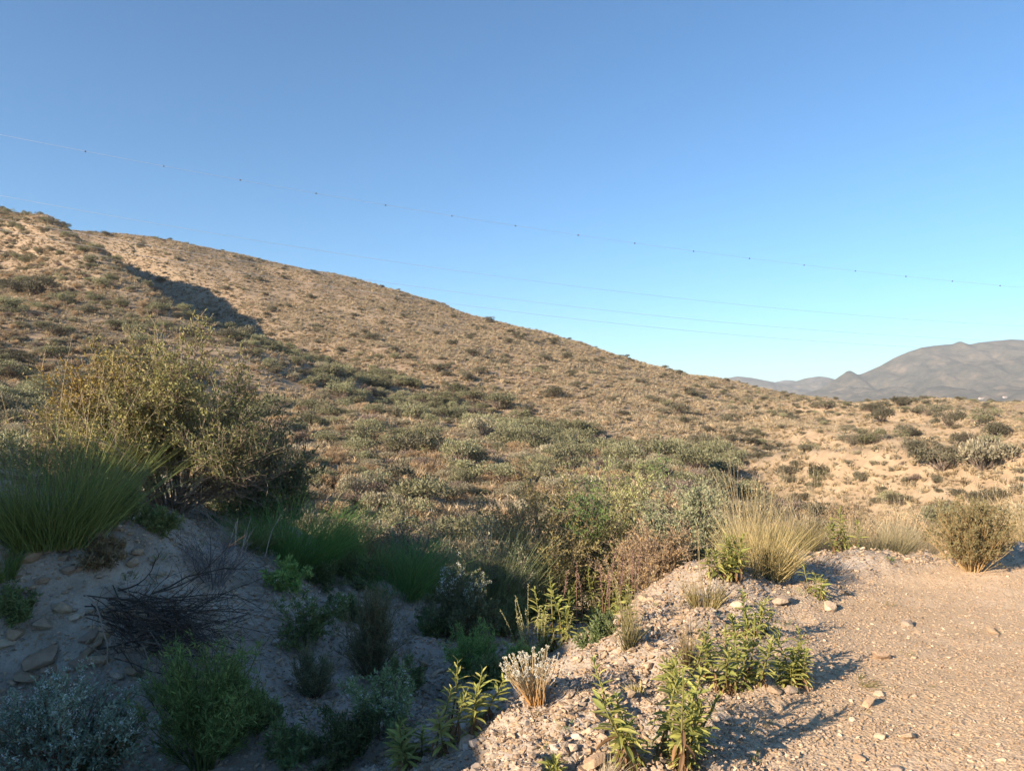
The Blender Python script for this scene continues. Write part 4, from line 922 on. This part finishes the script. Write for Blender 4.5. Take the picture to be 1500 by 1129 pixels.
def dead_heap():
    """heap of dark cut branches thrown down the bank"""
    rng = np.random.default_rng(97); x, y, z = ground_at(225, 965)
    t = thing("branch_heap", "heap of dark dead branches lying against the earth bank", "dead branches", (x, y, z)); n = 120
    for i in range(n):
        b = np.array([rng.uniform(-.42, .1), rng.uniform(-.12, .22), rng.uniform(.03, .45)]); dr = np.array([1.0, rng.normal() * .3 - .1, rng.normal() * .22 + (.1 if i % 3 else -.5)])
        P = grow(rng, b[None], dr[None], np.array([rng.uniform(.3, .85)]), 7, .17, -.04)
        P[..., 2] = np.maximum(P[..., 2], height(x + P[..., 0].ravel(), y + P[..., 1].ravel(), False).reshape(P.shape[:2]) - z + .01)
        mb = MB(); c = (.085, .068, .055) if i % 6 else (.26, .2, .15); add_tubes(mb, P, np.linspace(rng.uniform(.003, .0065), .0015, 7)[None], c, 4)
        pos, dd = pick(rng, P, 9, .2, .95); Q = grow(rng, pos, dd + rng.normal(size=(9, 3)) * .6, rnd(rng, .08, .25, 9), 4, .2, 0); add_tubes(mb, Q, np.linspace(.002, .0008, 4)[None].repeat(9, 0), c, 3)
        link("dead_branch", mb.mesh("dead_branch", M_TWIG), t)
dead_heap()

def pale_twigs():
    rng = np.random.default_rng(99); x, y, z = ground_at(345, 815); t = thing("dry_twig", "bleached pale dry twigs standing beside the dead grey bush", "dry twigs", (x, y, z)); n = 9
    P = grow(rng, np.c_[rng.uniform(-.25, .25, n), rng.normal(size=n) * .05, np.zeros(n)], np.c_[rng.normal(size=n) * .25 + .3, rng.normal(size=n) * .1, np.ones(n)], rnd(rng, .18, .38, n), 6, .09, 0)
    for i in range(n):
        mb = MB(); add_tubes(mb, P[i:i + 1], np.linspace(.0035, .0015, 6)[None], (.5, .42, .36), 4); link("twig", mb.mesh("twig", M_TWIG), t)
pale_twigs()

def ground_sprigs():
    """thin litter of dry sprigs over the rough ground"""
    rng = np.random.default_rng(111); ms = [tussock(700 + i, .09, .07, 26, *((G1, G2) if i == 0 else ((.34, .27, .15), (.46, .37, .22))), spread=1.0, width=.003, segs=2).mesh("sprig", M_GRASS) for i in range(4)]
    coll = proto_collection("sprig", ms); n = 2600; y = 2.8 + 9 * rng.random(n); x = rng.uniform(-.78, .78, n) * y
    k = (wild_zone(x, y) > .4) & (rng.random(n) < .45 + .9 * fbm(x / 1.2, y / 1.2, 55, 2)); x, y = x[k], y[k]; n = len(x); s = rng.uniform(.5, 1.3, n)
    scatter("dry_sprigs", np.c_[x, y, height(x, y)], np.c_[0 * x, 0 * x, rng.uniform(0, 6.28, n)], np.c_[s, s, s], coll, "thin litter of tiny dry sprigs over the rough ground", "dry sprigs", 12)
ground_sprigs()

for i, (px, py, hp, wp, lab) in enumerate([(520, 852, 46, 90, "feathery green shrub between the two green tussocks on the gully side"), (640, 872, 62, 90, "feathery green shrub right behind the white flowered dark bush"), (742, 880, 60, 90, "grey green feathery shrub below the grey green tussock"),
        (748, 935, 58, 70, "green feathery shrub between the dark flowered bush and the spiked plant"), (505, 905, 34, 50, "small green weed above the rounded fine stemmed bush"), (470, 855, 40, 70, "low feathery weed on the slope below the broad tussock"),
        (345, 760, 60, 90, "dark feathery shrub under the twiggy bush"), (185, 770, 60, 90, "small loose green shrub at the top of the bank"), (880, 940, 40, 40, "thin green weed on the gully edge below the purple stalks"), (420, 1120, 50, 80, "small dark weed beside the tall broom on the gully floor")]):
    shrub(px, py, hp, wp, lab, 130 + i, n0=22, n1=220, n2=800, nl=3800, leaf=.034, leaf_w=.3, ca=(.14, .20, .075), cb=(.23, .28, .12), bark=(.14, .13, .07), bark2=(.22, .19, .11), r0=.004, wander=.14)

def clods():
    """crumbled earth and half buried stones on the banks of the gully"""
    m, nt, p, out = new_mat("earth_clod"); oi = nt.nodes.new("ShaderNodeObjectInfo")
    nt.links.new(ramp(nt, oi.outputs["Random"], [(0, (.22, .185, .145)), (.5, (.34, .29, .235)), (1, (.46, .40, .33))]), p.inputs["Base Color"]); p.inputs["Roughness"].default_value = 1
    rng = np.random.default_rng(121); coll = proto_collection("clod", [stone_mesh("clod", 970 + i, 12, m, .6, 1.1) for i in range(5)])
    n = 26000; y = 2.8 + 7 * rng.random(n); x = rng.uniform(-.8, .16, n) * y
    k = (wild_zone(x, y) > .8) & (rng.random(n) < .45 + 1.1 * fbm(x / .7, y / .7, 66, 3)); x, y = x[k], y[k]; n = len(x); s = np.clip(rng.lognormal(-3.75, .5, n), .01, .09)
    scatter("earth_clods", np.c_[x, y, height(x, y) + s * .05], rng.uniform(-.6, .6, (n, 3)) + np.c_[0 * x, 0 * x, rng.uniform(0, 6.28, n)], np.c_[s, s, s], coll, "crumbled earth and small stones on the gully banks", "earth", 13)
clods()

for i, (px, dd, hp, wp, n, ca, cb) in enumerate([(1185, 8.6, 85, 70, 500, (.40, .33, .18), (.50, .41, .25)), (1250, 8.7, 70, 90, 600, (.44, .36, .22), (.54, .45, .29)), (1320, 8.9, 70, 80, 500, (.36, .32, .2), (.48, .41, .27)), (1375, 9.3, 60, 90, 600, (.42, .34, .2), (.52, .43, .27)),
        (1440, 9.4, 85, 90, 700, (.46, .37, .2), (.56, .46, .27)), (1530, 8.4, 95, 110, 900, (.46, .37, .2), (.56, .46, .27)), (1090, 8.3, 90, 60, 350, (.38, .32, .16), (.48, .40, .22)), (1140, 8.8, 95, 60, 350, (.42, .35, .2), (.52, .43, .27))]):
    grass_clump(px, 0, hp * 1.3, wp * 1.35, "straw coloured tall grass lining the far edge of the track", 160 + i, ca, cb, int(n * 1.6), d=dd, seed_heads=16, head_col=(.52, .43, .28))["group"] = "straw grasses lining the track edge"

for i, (px, py, hp, wp, lab) in enumerate([(160, 1120, 75, 110, "dark green weed between the white flowered plant and the tall broom"), (372, 1085, 62, 80, "dark green weed beside the tall broom on the slope"), (505, 1115, 80, 90, "dark green weed above the pale flat stone in the gully"), (20, 900, 50, 60, "small green weed clinging to the bank face"),
        (585, 1015, 55, 70, "dark weed on the gully floor beside the rounded bush"), (150, 835, 46, 70, "dry brownish weed on the slope of the earth bank"), (230, 800, 40, 60, "low weed at the head of the bare slope"), (720, 1010, 50, 60, "green weed right behind the white headed clump"), (640, 935, 40, 60, "low dark weed beside the grey blocks in the gully")]):
    shrub(px, py, hp, wp, lab, 180 + i, n0=20, n1=200, n2=760, nl=3600, leaf=.034, leaf_w=.28, ca=(.12, .165, .06) if i != 5 else (.24, .18, .1), cb=(.21, .25, .10) if i != 5 else (.32, .25, .14), bark=(.14, .13, .07), bark2=(.22, .19, .11), r0=.004, wander=.16)

for i, (px, py, hp, wp, n, lab) in enumerate([(640, 845, 84, 130, 1300, "soft green tussock between the thick green one and the grey green one"), (540, 838, 70, 110, 1100, "soft green tussock at the head of the shaded slope"), (760, 850, 66, 110, 1000, "soft grey green tussock under the yellow olive bush"),
        (365, 800, 62, 100, 900, "soft green tussock at the foot of the twiggy bush"), (250, 1010, 60, 100, 500, "thin green tuft under the heap of dead branches")]):
    grass_clump(px, py, hp, wp, lab, 210 + i, (.14, .215, .065), (.25, .31, .11), n, spread=1.0, tip=(.3, .3, .14), droop=.2)

# ------------------------------------------------------------------ the air between here and the mountains
def build_haze():
    s = 6100.0; lo, hi = -60.0, 300.0
    v = [(x, y, z) for z in (lo, hi) for y in (-s, s) for x in (-s, s)]
    mb = MB(); mb.add(v, [(0, 2, 3, 1), (4, 5, 7, 6), (0, 1, 5, 4), (2, 6, 7, 3), (0, 4, 6, 2), (1, 3, 7, 5)], (1, 1, 1))
    m, nt, p, out = new_mat("thin_haze"); nt.nodes.remove(p)
    vol = nt.nodes.new("ShaderNodeVolumePrincipled"); vol.inputs["Density"].default_value = HAZE_DENSITY
    vol.inputs["Color"].default_value = (.80, .90, 1, 1); vol.inputs["Anisotropy"].default_value = .0
    nt.links.new(vol.outputs[0], out.inputs["Volume"])
    link("haze", mb.mesh("haze", m), kind="stuff", label="thin pale air in front of the far mountains", category="haze")
HAZE_DENSITY = .00013
build_haze()
